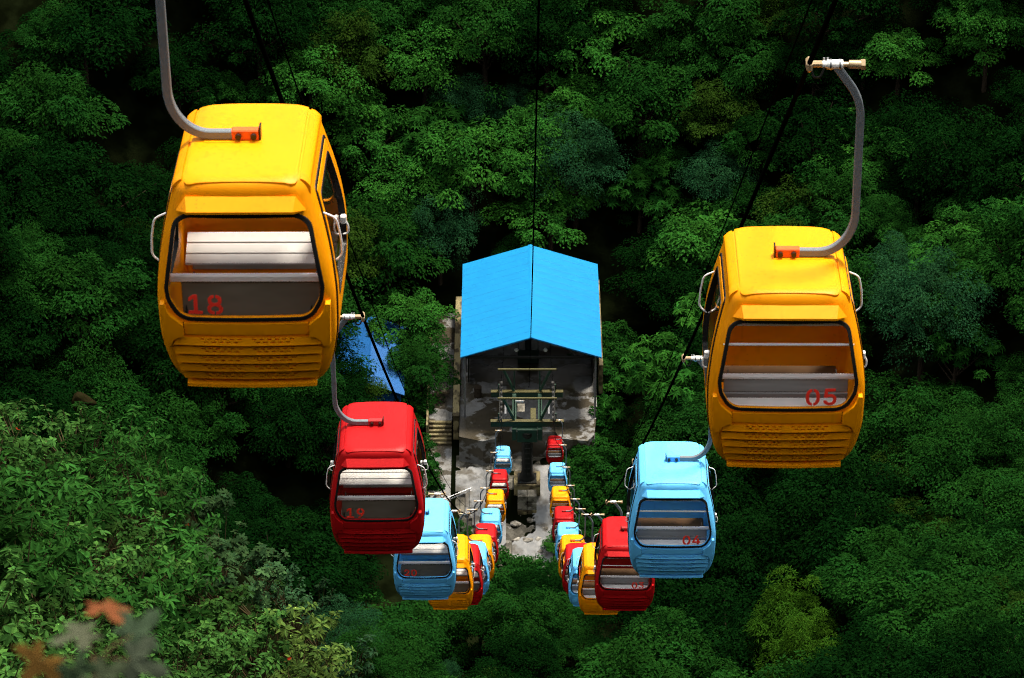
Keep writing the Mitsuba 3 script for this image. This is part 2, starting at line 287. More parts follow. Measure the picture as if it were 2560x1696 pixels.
# pylon in front of the station
py = tag(key_for('cable_pylon'), 'dark green steel pylon carrying rope wheels in front of the station', 'pylon')
PX, PY, PH = 1.12, 211.2, -134.15
put('column', tube([(PX, PY, z) for z in (-139.0, -138.75, -138.4, -137.0, -135.4, -135.0, -134.7)], [0.62, 0.60, 0.43, 0.41, 0.42, 0.60, 0.62], 20), 'dark_steel', py, smooth=40)
put('base_plate', cbox((PX, PY, -138.96), (1.4, 1.4, 0.1), 0.02), 'dark_steel', py, smooth=False)
fb = put('foundation', cbox((PX, PY + 0.1, -139.5), (1.95, 1.9, 0.98), 0.04), 'kerb', py, smooth=False)
for i in range(2):
    for j in range(3):
        put('block', cbox((PX - 0.36 + 0.72 * i, 209.75 + 0.02 * ((i + j) % 2), -139.62 - 0.64 * j), (0.68, 0.9, 0.6), 0.03), 'kerb' if j == 2 else 'yard', fb, smooth=False)
for y in (211.2, 215.3):
    put('cross_beam', cbox((PX, y, PH), (5.35, 0.30, 0.42), 0.015), 'green_steel', py, smooth=False)
    put('beam_walkway', cbox((PX, y, PH + 0.24), (5.4, 0.36, 0.05), 0.01), 'yellow_steel', py, smooth=False)
for s in (-1, 1):
    put('side_beam', cbox((PX + s * 0.95, 213.25, PH - 0.03), (0.30, 3.78, 0.36), 0.015), 'green_steel', py, smooth=False)
    put('side_beam', cbox((PX + s * 0.95, 211.0, PH - 0.72), (0.34, 0.5, 1.0), 0.02), 'green_steel', py, smooth=False)
    for y in (211.25, 215.3):
        put('brace', tube([(PX + s * 0.95, y, PH + 0.2), (PX + s * 1.75, y, PH + 2.1)], 0.085, section=SQ), 'green_steel', py, smooth=False)
        put('brace', tube([(PX + s * 0.95, y + .1, PH + 0.2), (PX + s * 0.95, y + .1, PH + 2.1)], 0.05, section=SQ), 'green_steel', py, smooth=False)
    put('brace', tube([(PX + s * 1.0, 211.9, PH + 0.1), (PX + s * 2.0, 215.0, PH + 0.1)], 0.09, section=SQ), 'green_steel', py, smooth=False)
for y in (211.25, 215.3):
    put('lifting_bar', cbox((PX, y, PH + 2.15), (4.35, 0.16, 0.12), 0.012), 'yellow_steel', py, smooth=False)
put('head_box', cbox((PX, 211.15, -134.95), (1.5, 0.9, 1.1), 0.03), 'green_steel', py, smooth=False)
put('sign_plate', cbox((PX - 0.55, 211.1, PH + 1.98), (0.62, 0.03, 0.14), 0.005), 'white', py, smooth=False)
put('hatch', cbox((PX - 0.45, 213.2, PH + 0.1), (0.55, 1.1, 0.05), 0.01), 'yard', py, smooth=False)
put('hatch', cbox((PX + 0.45, 212.4, PH + 0.1), (0.4, 1.5, 0.05), 0.01), 'yellow_steel', py, smooth=False)
for i in range(7): put('ladder_rung', cyl((PX - .2, 210.6, -138.2 + 0.45 * i), (PX + .2, 210.6, -138.2 + 0.45 * i), 0.018, 6), 'dark_steel', py)
ROPE_X = {'left': (-0.78), 'right': (3.02)}
whl = cat([trimesh.creation.annulus(0.13, 0.24, 0.10, sections=24), trimesh.creation.cylinder(0.135, 0.05, sections=20)])
whl.apply_transform(trimesh.transformations.rotation_matrix(math.pi / 2, (0, 1, 0)))
for s, rxp in ((-1, ROPE_X['left']), (1, ROPE_X['right'])):
    sb = put('wheel_carrier', cbox((rxp + s * 0.13, 213.2, PH + 0.62), (0.07, 5.4, 0.22), 0.01), 'dark_steel', py, smooth=False)
    put('hanger_post', cbox((rxp + s * .2, 211.25, PH + 0.5), (0.1, 0.14, 0.7), 0.01), 'green_steel', sb, smooth=False)
    put('hanger_post', cbox((rxp + s * .2, 215.3, PH + 0.5), (0.1, 0.14, 0.7), 0.01), 'green_steel', sb, smooth=False)
    for i in range(8):
        put('rope_wheel', whl.copy().apply_translation((rxp, 210.8 + 0.69 * i, PH + 0.66)), 'wheel', sb, smooth=40)
    put('guide_plate', cbox((rxp - s * .30, 212.7, PH + 0.35), (0.14, 1.5, 0.06), 0.01), 'grey_metal', py, smooth=False)
tf = tag(key_for('railing'), 'grey tubular railing lying slanted over the lower path at the left', 'railing')
for dz in (0, 0.22): put('rail', cyl((-6.0, 206.6, -138.5 + dz), (-3.0, 208.4, -138.2 + dz), 0.03, 8), 'grey_metal', tf)
for q in np.linspace(0.05, 0.95, 5): put('rail_post', cyl((-6 + 3 * q, 206.6 + 1.8 * q, -139.6), (-6 + 3 * q, 206.6 + 1.8 * q, -138.28 + .3 * q), 0.025, 8), 'grey_metal', tf)
hb = tag(key_for('oil_drum'), 'rusty barrel standing on the platform left of the pylon', 'barrel')
drum = tube([(0, 0, z) for z in (0, .02, .28, .3, .32, .58, .6, .62, .86, .88)], [.28, .29, .29, .305, .29, .29, .305, .29, .29, .28], 20)
put('drum_body', drum.apply_translation((-2.6, 219.8, PZ)), 'bark', hb, smooth=35)

# rocks at the foot of the yard, and mossy boulders on the left slope
def rock(c, r, seed, squash=0.6):
    q = np.random.default_rng(seed); p = norm(q.normal(size=(26, 3))) * q.uniform(.8, 1.05, (26, 1)); m = hull(p)
    m = m.subdivide().subdivide(); v = m.vertices * (0.9 + 0.25 * meshkit.fbm(m.vertices * 2.1 + seed * 7.7, 4, seed))[:, None]
    a = q.uniform(0, 6.28); v = v @ rz(a).T
    return trimesh.Trimesh(v * (r * q.uniform(.9, 1.3), r * 0.9, r * squash) + np.array(c), m.faces, process=False)
rspots = [(1290, 1310, .55), (1325, 1300, .5), (1345, 1345, .5), (1372, 1362, .42), (1350, 1380, .45), (1318, 1350, .6), (1290, 1350, .5), (1365, 1320, .45), (1395, 1345, .4), (1190, 1250, .5), (1165, 1225, .45), (1220, 1175, .4), (1195, 1140, .55), (1160, 1130, .4)]
for i, (a, b, r) in enumerate(rspots):
    d = ray(a, b); yy = 212.0
    for _ in range(40): yy = np.clip(yy + 0.5 * (ground(d[0] / d[1] * yy, yy, False) / (d[2] / d[1]) - yy), 200, 216)
    x = d[0] / d[1] * yy
    k = put('rock', rock((x, yy, float(yard(np.array(x), np.array(yy))) + 0.02), r * .75, i + 1, .45), 'rock', smooth=28)
    tag(k, 'pale weathered rock at the foot of the yard in front of the pylon' if b > 1280 else 'dark rock on the slope below the platform left of the pylon', 'rock', 'rocks at the foot of the yard' if b > 1280 else 'dark rocks below the platform')
def on_ground(px, py, h=0.0, ymin=15.0):
    d = ray(px, py); ys = np.linspace(ymin, 330, 1600); x = d[0] / d[1] * ys; z = d[2] / d[1] * ys
    hit = np.nonzero(z < ground(x, ys) + h)[0]
    i = hit[0] if len(hit) else len(ys) - 1
    return np.array([x[i], ys[i], float(ground(x[i], ys[i]))])
for i, (a, b, r, lb, mat) in enumerate([(205, 985, 1.9, 'olive brown mossy boulder half hidden behind the leafy bank at the left', 'mossrock')]):
    d = ray(a, b); P = d / d[1] * 190.0
    g = float(ground(P[0], P[1]))
    c = (P[0], P[1], P[2] - 0.1)
    tag(put('boulder', rock((c[0], c[1], c[2] - .55), r * 0.45, 30 + i, 0.9), mat, smooth=60), lb, 'boulder')

# blue hut
hut = tag(key_for('blue_hut'), 'small hut with a dull blue gabled roof among trees left of the station', 'hut')
HX, HY0, HY1, HZ, HH = -10.85, 218.5, 228.5, -135.2, 2.7
for s in (-1, 1):
    put('roof_slope', hull([(HX + s * a, y, z + t) for a, z in ((0.02, HZ), (HH, HZ - 1.05)) for y in (HY0, HY1) for t in (0, -0.06)]), 'hut', hut, smooth=False)
put('ridge_cap', hull([(HX + a, y, HZ + b) for a, b in ((-.14, -.03), (.14, -.03), (0, .04), (0, -.05)) for y in (HY0 - .01, HY1 + .01)]), 'hut', hut, smooth=False)
for s in (-1, 1): put('side_wall', cbox((HX + s * 2.35, (HY0 + HY1) / 2, -138.6), (0.12, 9.2, 5.0), 0.01), 'hut', hut, smooth=False)
put('front_wall', hull([(HX + a, y, z) for a, z in ((-2.28, -141), (2.28, -141), (2.28, HZ - 1.0), (-2.28, HZ - 1.0), (0, HZ - 0.12)) for y in (219.0, 219.12)]), 'hut', hut, smooth=False)

# ------------------------------------------------------------------ gondola cabin
from scipy.interpolate import PchipInterpolator
PZS = [-0.06, 0.0, 0.06, 0.25, 0.5, 0.75, 1.0, 1.25, 1.45, 1.58, 1.64, 1.685, 1.71, 1.722]
PHX = [0.475, 0.525, 0.553, 0.603, 0.632, 0.636, 0.616, 0.576, 0.532, 0.500, 0.482, 0.455, 0.42, 0.37]
PHY = [0.54, 0.575, 0.615, 0.70, 0.762, 0.782, 0.768, 0.735, 0.700, 0.676, 0.662, 0.640, 0.612, 0.56]
fhx, fhy = PchipInterpolator(PZS, PHX), PchipInterpolator(PZS, PHY)
ZT = 1.722
def zc(z): return np.clip(z, -0.06, ZT)
def yfront(x, z, t=0.0): return -(fhy(zc(z)) + t) * (1 - 0.05 * (x / fhx(zc(z))) ** 2)
def xside(z, t=0.0): return fhx(zc(z)) + t
def loft(t=0.0):
    zs = np.unique(np.concatenate([np.linspace(-0.06, 1.6, 30), np.linspace(1.6, ZT, 9)])); rings = []
    for z in zs:
        hx, hy = float(fhx(z)) + t, float(fhy(z)) + t; r = (0.15 if z > 1.5 else 0.10 + 0.05 * max(0, (z - 0.9) / 0.6)) + t * 0.5; P = []
        for q, (sx, sy) in enumerate(((1, 1), (-1, 1), (-1, -1), (1, -1))):
            a = np.linspace(0, np.pi / 2, 9) + q * np.pi / 2
            P += list(zip(sx * (hx - r) + r * np.cos(a), sy * (hy - r) + r * np.sin(a)))
            nx = [(-(hx - r), hy, -2 * 0), ][0]
            if q in (0, 2):
                for u in np.linspace(1, -1, 8)[1:-1]: P.append((u * (hx - r) * (1 if q == 0 else -1), hy if q == 0 else -hy))
            else:
                for u in np.linspace(1, -1, 4)[1:-1]: P.append((-hx if q == 1 else hx, u * (hy - r) * (1 if q == 1 else -1)))
        P = np.array(P); P[:, 1] *= 1 - 0.05 * np.clip(P[:, 0] / hx, -1, 1) ** 2
        rings.append(np.column_stack([P, np.full(len(P), z + (t if z in (zs[0], zs[-1]) and False else 0))]))
    k, n = len(rings), len(rings[0]); V = np.vstack(rings)
    V[:n, 2] -= t; V[-n:, 2] += t
    F = []
    for i in range(k - 1):
        for j in range(n):
            a, b = i * n + j, i * n + (j + 1) % n
            F += [(a, b, b + n), (a, b + n, a + n)]
    V = np.vstack([V, V[:n].mean(0), V[-n:].mean(0)]); e = k * n
    F += [(e, (j + 1) % n, j) for j in range(n)] + [(e + 1, (k - 1) * n + j, (k - 1) * n + (j + 1) % n) for j in range(n)]
    return man(V, F)
def cs(poly): return m3.CrossSection([np.array(poly.exterior.coords)[:-1]] + [np.array(h.coords)[:-1] for h in poly.interiors], m3.FillRule.EvenOdd)
def prism_y(poly, sgn=-1):
    p = m3.Manifold.extrude(cs(poly), 1.5).rotate([90, 0, 0])
    return p if sgn < 0 else p.mirror([0, 1, 0])
def prism_x(poly, sgn=1):
    p = m3.Manifold.extrude(cs(poly), 1.5).rotate([90, 0, 90]); return p if sgn > 0 else p.mirror([1, 0, 0])
def rnd(poly, r): return poly.buffer(-r, 12).buffer(r, 12)
L0, LIN, LP12, LP8, LM10, LP15, LM5 = loft(0), loft(-0.035), loft(0.012), loft(0.008), loft(-0.01), loft(0.016), loft(-0.005)
win = rnd(Polygon([(-.482, 1.482), (.482, 1.482), (.572, .90), (.56, .80), (.475, .632), (-.475, .632), (-.56, .80), (-.572, .90)]), 0.155)
win_in = win.buffer(-0.028, 12)
winb = rnd(Polygon([(-.482, 1.482), (.482, 1.482), (.568, .90), (.545, .79), (-.545, .79), (-.568, .90)]), 0.09); winb_in = winb.buffer(-.028, 12)
dwin = rnd(Polygon([(-.40, .62), (.40, .62), (.46, .95), (.36, 1.47), (-.36, 1.47), (-.46, .95)]), 0.07)
door = rnd(Polygon([(-.46, .06), (.46, .06), (.54, .5), (.56, .85), (.44, 1.56), (-.44, 1.56), (-.56, .85), (-.54, .5)]), 0.06)
shell = L0 - LIN
for s in (-1, 1): shell = shell - prism_y((win_in if s < 0 else winb_in).buffer(-.002), s) - prism_x(dwin.buffer(-.02), s)
skin15 = LP15 - LM5; skin12 = LP12 - LM10; skin8 = LP8 - LM10
def pane_front(s):
    P = (win_in if s < 0 else winb_in).buffer(-0.001); rows = []; zs = np.linspace(P.bounds[1] + 1e-3, P.bounds[3] - 1e-3, 26)
    for z in zs:
        l = P.intersection(shapely.LineString([(-1, z), (1, z)])).bounds; xs = np.linspace(l[0], l[2], 9)
        rows.append(np.column_stack([xs, -s * yfront(xs, z, -0.012), np.full(9, z)]))
    V = np.vstack(rows); i = np.arange(26 * 9).reshape(26, 9)
    return V, np.vstack([np.stack([i[:-1, :-1], i[:-1, 1:], i[1:, 1:]], -1).reshape(-1, 3), np.stack([i[:-1, :-1], i[1:, 1:], i[1:, :-1]], -1).reshape(-1, 3)])
def pane_side(s):
    P = dwin.buffer(-0.018); rows = []; zs = np.linspace(P.bounds[1] + 1e-3, P.bounds[3] - 1e-3, 18)
    for z in zs:
        l = P.intersection(shapely.LineString([(-1, z), (1, z)])).bounds; ys = np.linspace(l[0], l[2], 3)
        rows.append(np.column_stack([np.full(3, s * xside(z, -0.012)), ys, np.full(3, z)]))
    V = np.vstack(rows); i = np.arange(18 * 3).reshape(18, 3)
    return V, np.vstack([np.stack([i[:-1, :-1], i[:-1, 1:], i[1:, 1:]], -1).reshape(-1, 3), np.stack([i[:-1, :-1], i[1:, 1:], i[1:, :-1]], -1).reshape(-1, 3)])
G = []      # (name, parent part index name or None, mesh, material ('body' = the cabin's paint), smooth)
def g(name, mesh, mat, sub=None, smooth=30):
    G.append((name, sub, mikit.ply(mesh_of(mesh) if hasattr(mesh, 'to_mesh') else mesh, None, smooth), mat))
g('body', shell, 'body')
roof_poly = sbox(-.35, -.575, .35, .575).buffer(0.05, 10)
roofp = m3.Manifold.extrude(cs(roof_poly), 0.5).translate([0, 0, 1.45]) ^ (LP15 - LM10)
g('roof_panel', roofp, 'body')
for s in (-1, 1):                                     # edge strips of the roof
    strip = Polygon([(s * .42, -.56), (s * .49, -.56), (s * .49, .56), (s * .42, .56)])
    g('roof_rail', m3.Manifold.extrude(cs(strip), 0.4).translate([0, 0, 1.5]) ^ (loft(0.02) - LM10), 'body')
for s in (-1, 1):
    V = []
    for sx in (-1, 1):
        V += [(sx * .39, yfront(.39, 1.605, .018), 1.612), (sx * .375, yfront(.38, 1.52, .100), 1.535), (sx * .375, yfront(.38, 1.52, .100), 1.515), (sx * .462, yfront(.46, 1.51, .008), 1.500), (sx * .40, yfront(.4, 1.58, -.02), 1.57), (sx * .44, yfront(.44, 1.50, -.02), 1.49)]
    V = np.array(V, float); V[:, 1] *= -s
    g('visor', hull(V), 'body', None, False)
for s in (-1, 1):
    g('window_gasket', prism_y(win.difference(win_in) if s < 0 else winb.difference(winb_in), s) ^ (LP12 - LIN), 'rubber')
    g('window_pane', pane_front(s), 'glass', 'window_gasket' if s < 0 else 'window_gasket_001', True)
for s in (-1, 1):
    d_ = 'door' if s < 0 else 'door_001'
    g('door', prism_x(door.buffer(-.03).difference(dwin), s) ^ skin12, 'body')
    g('door_seal', prism_x(door.difference(door.buffer(-.028)), s) ^ skin8, 'rubber', d_)
    g('window_gasket', prism_x(dwin.difference(dwin.buffer(-.022)), s) ^ (LP15 - LIN), 'rubber', d_)
    g('window_pane', pane_side(s), 'glass', d_, True)
for s in (-1, 1):
    cheek = Polygon([(s * .606, .775), (s * .578, .782), (s * .560, .72), (s * .54, .685), (s * .455, .605), (s * .455, .512), (s * .49, .505), (s * .53, .475), (s * .552, .42), (s * .594, .42)]).buffer(.004)
    g('cheek_panel', prism_y(cheek) ^ (loft(0.05) - LM5), 'body', None, 25)
g('apron_panel', prism_y(sbox(-.446, .515, .446, .613)) ^ skin15, 'body', None, 25)
zt = [0.505, 0.412, 0.320, 0.228, 0.136, 0.044]
ventshape = rnd(Polygon([(-.535, .42), (-.49, .51), (.49, .51), (.535, .42), (.515, .2), (.475, .0), (-.475, .0), (-.515, .2)]), .02)
for i in range(5):
    z1, z0 = zt[i], zt[i + 1]; sec = [(z1 - .020, .014), (z0 + .024, .027), (z0 + .010, .034), (z0 + .008, -.01), (z1 - .020, -.01)]
    xs = np.linspace(-.56, .56, 15); V = [[(x, float(yfront(np.clip(x, -.5, .5), z, t)), z) for z, t in sec] for x in xs]
    V = np.array(V).reshape(-1, 3); F = []
    for a in range(14):
        for b in range(5):
            p, q = a * 5 + b, a * 5 + (b + 1) % 5
            F += [(p, q, q + 5), (p, q + 5, p + 5)]
    F += [(0, 2, 1), (0, 3, 2), (0, 4, 3)] + [(70, 71, 72), (70, 72, 73), (70, 73, 74)]
    sl = man(V, F)
    if sl.volume() < 0: sl = man(V, [f[::-1] for f in F])
    sl = sl ^ prism_y(ventshape)
    holes = []
    for blk in (-1, 1):
        for row in range(2):
            for c in range(6 if row % 2 == 0 else 5):
                x = blk * 0.187 + (c - (2.5 if row % 2 == 0 else 2.0)) * 0.054
                z = z1 - .034 - row * 0.024
                holes.append(m3.Manifold.cube([.030, .14, .013], True).translate([x, float(yfront(x, z, .02)), z]))
    g('vent_slat', sl - m3.Manifold.batch_boolean(holes, m3.OpType.Add), 'body', None, 25)
lip = []
for x in np.linspace(-.47, .47, 9): lip += [(x, float(yfront(x, 0.02, dy)), z) for dy, z in ((.045, -.002), (.045, -.028), (-.02, .03), (-.03, -.04))]
g('base_lip', hull(lip), 'body', None, False)
g('floor', m3.Manifold.cube([2, 2, .04], True).translate([0, 0, .06]) ^ loft(-.036), 'floor', None, False)
def bench(side, planks, z, y0, y1, mat='alu'):
    pass
for s in (-1, 1): g('panel_seam', prism_y(sbox(*sorted((s * .447, s * .454))[:1], .515, sorted((s * .447, s * .454))[1], .613)) ^ LP8, 'rubber')
def rail(sd, yy):
    out = []
    for s in (-1, 1):
        b = bezier_round([(s * xside(1.36, -.005), yy, 1.36), (s * (xside(1.30) + .085), yy, 1.31), (s * (xside(1.15) + .084), yy, 1.15), (s * (xside(1.02) + .072), yy, 1.00), (s * xside(.93, -.005), yy, .94)], 0.04)
        out.append(('handrail', tube(b, 0.0082, 8), 'alu', None, 40)); y2 = -.62 * yy
        out.append(('latch', cat([cbox((s * (xside(.9) + .015), y2, .91), (.045, .05, .07), .01), tube(bezier_round([(s * (xside(.9) + .03), y2, .90), (s * (xside(.85) + .045), y2, .85), (s * (xside(.80) + .04), y2, .79), (s * xside(.78), y2, .78)], .02), .008, 6)]), 'white', None, 30))
    return out
def slope(y0, z0, y1, z1): return hull([(x, y, z + t) for x in (-.565, .565) for y, z in ((y0, z0), (y1, z1)) for t in (0, -.018)])
GL, GR = [], []
def layout(dst, items):
    global G
    keep, G = G, dst
    for it in items: g(*it)
    G = keep
layout(GL, rail(-1, -.44) + [('far_bench', cbox((0, .43, .36), (1.04, .04, .14), .01), 'body', None, False),
            ('seat_plank', slope(.395, .462, .472, .497), 'seat', 'far_bench', False), ('seat_plank', slope(.485, .503, .565, .541), 'seat', 'far_bench', False), ('seat_plank', slope(.578, .547, .66, .588), 'seat', 'far_bench', False), ('seat_edge', cbox((0, .385, .44), (1.02, .02, .05), .005), 'plank', 'far_bench', False),
            ('near_backrest', cbox((.02, -.50, .65), (1.00, .02, .32), .006), 'backrest', None, False),
            ('top_rail', cbox((0, -.51, .85), (1.12, .05, .055), .008), 'alu', 'near_backrest', False),
            ('near_bench', cbox((0, -.30, .42), (1.02, .34, .03), .006), 'backrest', None, False)])
layout(GR, rail(1, .44) + [('far_bench', cbox((0, .46, .30), (1.0, .26, .03), .006), 'brown', None, False),
            ('guard_rail', cbox((0, -.675, 1.235), (1.06, .022, .022), .005), 'alu', None, False), ('guard_rail', cbox((0, -.635, 1.425), (.92, .03, .05), .006), 'alu', None, False),
            ('near_backrest', cbox((0, -.50, .735), (1.02, .02, .13), .005), 'plank', None, False), ('back_plank', cbox((0, -.50, .61), (1.02, .02, .10), .005), 'plank', 'near_backrest', False),
            ('top_rail', cbox((0, -.505, .825), (1.14, .06, .03), .006), 'alu', 'near_backrest', False), ('window_shelf', cbox((0, -.645, .640), (.98, .15, .02), .005), 'alu', None, False),
            ('near_bench', cbox((0, -.33, .36), (1.02, .30, .03), .006), 'brown', None, False)])
ROPE_DX, ROPE_DZ = 0.13, 1.72
def hanger(side):          # side = +1: arm on the right of the cabin
    s = side; z = ZT + 0.055; out = []
    out.append(('roof_bracket', cbox((s * .01, 0, z), (.20, .075, .085), .008), 'bracket', None, False))
    out.append(('base_strip', cbox((s * .10, -.01, ZT + .014), (.42, .12, .016), .004), 'body', 'roof_bracket', False))
    for x in (-.05, .06): out.append(('bolt', cyl((s * (x), -.036, z), (s * x, -.062, z), .022, 10), 'bolt', 'roof_bracket', 30))
    out.append(('end_plate', cbox((s * -.095, 0, z + .008), (.012, .085, .125), .003), 'bolt', 'roof_bracket', False))
    p = bezier_round([(s * .06, 0, z), (s * .56, 0, z + .03), (s * .575, 0, z + 1.28), (s * .38, 0, ZT + ROPE_DZ)], .33, 9)
    p = np.vstack([p[:-12], bezier_round([p[-12], (s * .575, 0, z + 1.28), (s * .38, 0, ZT + ROPE_DZ)], .2, 8)[1:]])
    p = bezier_round([(s * .06, 0, z), (s * .30, 0, z)], .1); q = []
    for a in np.linspace(0, math.pi / 2, 12): q.append((s * (.26 + .295 * math.sin(a)), 0, z + .36 * (1 - math.cos(a))))
    top = bezier_round([(s * .555, 0, z + .40), (s * .56, 0, z + 1.36), (s * .345, 0, ZT + ROPE_DZ - .01)], .16, 8)
    p = np.vstack([[(s * .07, 0, z)], q, top])
    out.append(('hanger_arm', tube(p, .0315, section=SQ), 'steel', None, 40))
    zr = ZT + ROPE_DZ
    out.append(('grip_sleeve', cat([cyl((s * .275, 0, zr), (s * .40, 0, zr), .040, 16), cyl((s * .235, 0, zr), (s * .275, 0, zr), .030, 16)]), 'white', None, 40))
    out.append(('clamp_bolt', cat([cyl((s * (.25 + .03 * q), .02, zr + .02), (s * (.25 + .03 * q), .02, zr + .05), .010, 6) for q in (0, 1)] + [cyl((s * .295, 0, zr), (s * .31, 0, zr), .045, 16), cyl((s * .37, 0, zr), (s * .385, 0, zr), .045, 16)]), 'grey_metal', 'grip_sleeve', 30))
    out.append(('lever', tube(bezier_round([(s * .25, -.03, zr - .02), (s * .22, -.05, zr - .09), (s * .17, -.03, zr - .10), (s * .15, 0, zr - .05)], .02), .010, 6), 'dark_steel', 'grip_sleeve', 30))
    out.append(('jaw', cat([cbox((s * .185, 0, zr + .005), (.12, .06, .045), .012), cbox((s * .13, 0, zr), (.05, .17, .085), .02)]), 'brass', 'grip_sleeve', 30))
    out.append(('spring_cap', cat([cyl((s * .402, 0, zr), (s * .45, 0, zr), .022, 12), cyl((s * .45, 0, zr), (s * .545, 0, zr), .036, 16), cyl((s * .545, 0, zr), (s * .578, 0, zr), .045, 6)]), 'brass', 'grip_sleeve', 30))
    return out
HG = {}
for s in (-1, 1):
    keep, G = G, []
    for it in hanger(s): g(*it)
    HG[s], G = G, keep
scene['m_bracket_yellow'] = two(prin((0.75, 0.10, 0.005), 0.5)); scene['m_bracket_red'] = two(prin((0.35, 0.006, 0.008), 0.5)); scene['m_bracket_blue'] = two(prin((0.08, 0.35, 0.75), 0.5))

def stencil(text, height):
    m = meshkit.text_mesh(text, height, 0.004, True); b = m.bounds
    out = []
    return m, b[1][0] - b[0][0], b[0][0]
def number_mesh(text, xc, z0, hgt=0.152, gap=0.142):
    parts = []
    for i, ch in enumerate(text):
        m, w, x0 = stencil(ch, hgt); m.apply_translation((-x0 - w / 2, 0, 0))
        if ch in '0 8 9 2 3'.split():                      # stencil bridge
            mm = m3.Manifold(m3.Mesh(np.asarray(m.vertices, np.float32), np.asarray(m.faces, np.uint32)))
            m.merge_vertices(); mm = man(m.vertices, m.faces)
            if mm.status() == m3.Error.NoError and mm.volume() > 0:
                for zz in ((-.02, hgt * .36), (hgt * .64, hgt * 1.1)):
                    mm = mm - m3.Manifold.cube([.010, zz[1] - zz[0], .1], False).translate([-.005, zz[0], -.05])
                m = mesh_of(mm)
        m = m.subdivide_to_size(0.04)
        v = m.vertices; x = v[:, 0] + xc + (i - (len(text) - 1) / 2) * gap; z = v[:, 1] + z0
        parts.append(trimesh.Trimesh(np.column_stack([x, yfront(x, z, -0.010) - v[:, 2], z]), m.faces, process=False))
    return cat(parts)

#        anchor on the roof (x, y, z), number, paint, label
LEFT = [((-1.85, 21.10, -11.02), '18', 'yellow', 'yellow cabin numbered 18, the largest, at the upper left'),
        ((-1.82, 38.52, -24.46), '19', 'red', 'red cabin numbered 19 below the big yellow cabin on the left'),
        ((-1.77, 57.08, -38.39), '20', 'blue', 'light blue cabin numbered 20 partly behind the red cabin numbered 19'),
        ((-1.69, 76.53, -52.54), None, 'yellow', 'yellow cabin half hidden right behind the blue cabin numbered 20'),
        ((-1.61, 94.12, -64.91), None, 'red', 'red cabin seen as a narrow strip behind the yellow one next to cabin 20'),
        ((-1.52, 109.82, -75.59), None, 'blue', 'light blue cabin, narrow strip right of two half hidden cabins, left row'),
        ((-1.42, 124.68, -85.38), None, 'yellow', 'yellow cabin, lowest one in the left row to show its whole roof'),
        ((-1.31, 139.76, -94.99), None, 'red', 'red cabin fifth from the far end of the left row'),
        ((-1.18, 155.97, -104.96), None, 'blue', 'light blue cabin fourth from the far end of the left row'),
        ((-1.02, 173.36, -115.22), None, 'yellow', 'yellow cabin third from the far end of the left row'),
        ((-0.85, 189.93, -124.60), None, 'red', 'small red cabin second from the far end of the left row'),
        ((-0.66, 207.66, -134.18), None, 'blue', 'smallest blue cabin just left of the dark pylon, farthest in the left row')]
RIGHT = [((2.26, 24.40, -13.84), '05', 'yellow', 'yellow cabin numbered 05, largest of the right row'),
         ((2.33, 41.46, -26.95), '04', 'blue', 'light blue cabin numbered 04 below the yellow cabin 05'),
         ((2.41, 59.86, -40.69), '03', 'red', 'red cabin numbered 03 partly behind the blue cabin 04'),
         ((2.49, 78.39, -54.08), None, 'yellow', 'yellow cabin half hidden left behind the red cabin numbered 03'),
         ((2.57, 95.99, -66.35), None, 'blue', 'light blue cabin, narrow strip left of the yellow one beside cabin 03'),
         ((2.64, 111.74, -76.96), None, 'red', 'red cabin peeping out between yellow and blue cabins at the bottom of the right row'),
         ((2.71, 125.69, -86.05), None, 'yellow', 'yellow cabin, lowest one in the right row to show its whole roof'),
         ((2.78, 139.81, -94.94), None, 'blue', 'light blue cabin fifth from the far end of the right row'),
         ((2.85, 155.08, -104.22), None, 'red', 'red cabin fourth from the far end of the right row'),
         ((2.93, 171.49, -113.75), None, 'yellow', 'yellow cabin third from the far end of the right row'),
         ((3.03, 189.06, -123.48), None, 'blue', 'light blue cabin second from the far end of the right row'),
         ((3.14, 210.0, -134.80), None, 'red', 'small dark red cabin right of the pylon at the station')]
GRIPS = {-1: [], 1: []}
SWING = {0: (0.0, -0.012, -0.02), }
def hang(row, side):
    for i, (A, num, col, lab) in enumerate(row):
        A = np.array(A); A = A * (1 + (0.65 if (side, i) != (1, 0) else -.1) / np.linalg.norm(A))
        if side > 0: pitch = [-.065, -.06, -.05, -.04, -.03][min(i, 4)] if i < 8 else -.02; roll = [-.006, -.004, .004, 0][min(i, 3)]; yaw = -.015 if i < 3 else 0
        else: pitch = [-.02, .0, -.01, 0][min(i, 3)]; roll = [-.014, -.008, -.006, 0][min(i, 3)]; yaw = [-.02, 0, 0, 0][min(i, 3)]
        R = rz(yaw) @ rx(pitch) @ ry(roll)
        tw = aff(R, A - R @ np.array([0, 0, ZT + .04])); S = R @ np.diag([1, 1, .965 if side < 0 else .93]); tc = aff(S, A - S @ np.array([0, 0, ZT + .04]))
        root = tag(key_for('gondola_cabin'), lab, 'gondola', 'gondola cabins hanging on the left rope' if side < 0 else 'gondola cabins hanging on the right rope')
        names = {}
        for lst in (G, GL if side < 0 else GR, HG[side]):
            for name, sub, d, mat in lst:
                par = root if sub is None else names[sub]
                mt = col if mat == 'body' else 'bracket_' + col if mat == 'bracket' else mat
                k = put_dict(name, {**d, 'bsdf': {'type': 'ref', 'id': 'm_' + mt}}, par, tw if lst is HG[side] else tc)
                if sub is None: names[k.split('__')[-1]] = k
        if num:
            m = number_mesh(num, -.285 if side < 0 else .275, .69)
            k = put('cabin_number', m, 'number', root, smooth=False, to_world=tc); labels[k] = {'label': f'red stencilled number {num}'}
        GRIPS[side].append(A + R @ np.array([side * ROPE_DX, 0, ROPE_DZ - .04]))
hang(LEFT, -1); hang(RIGHT, 1)

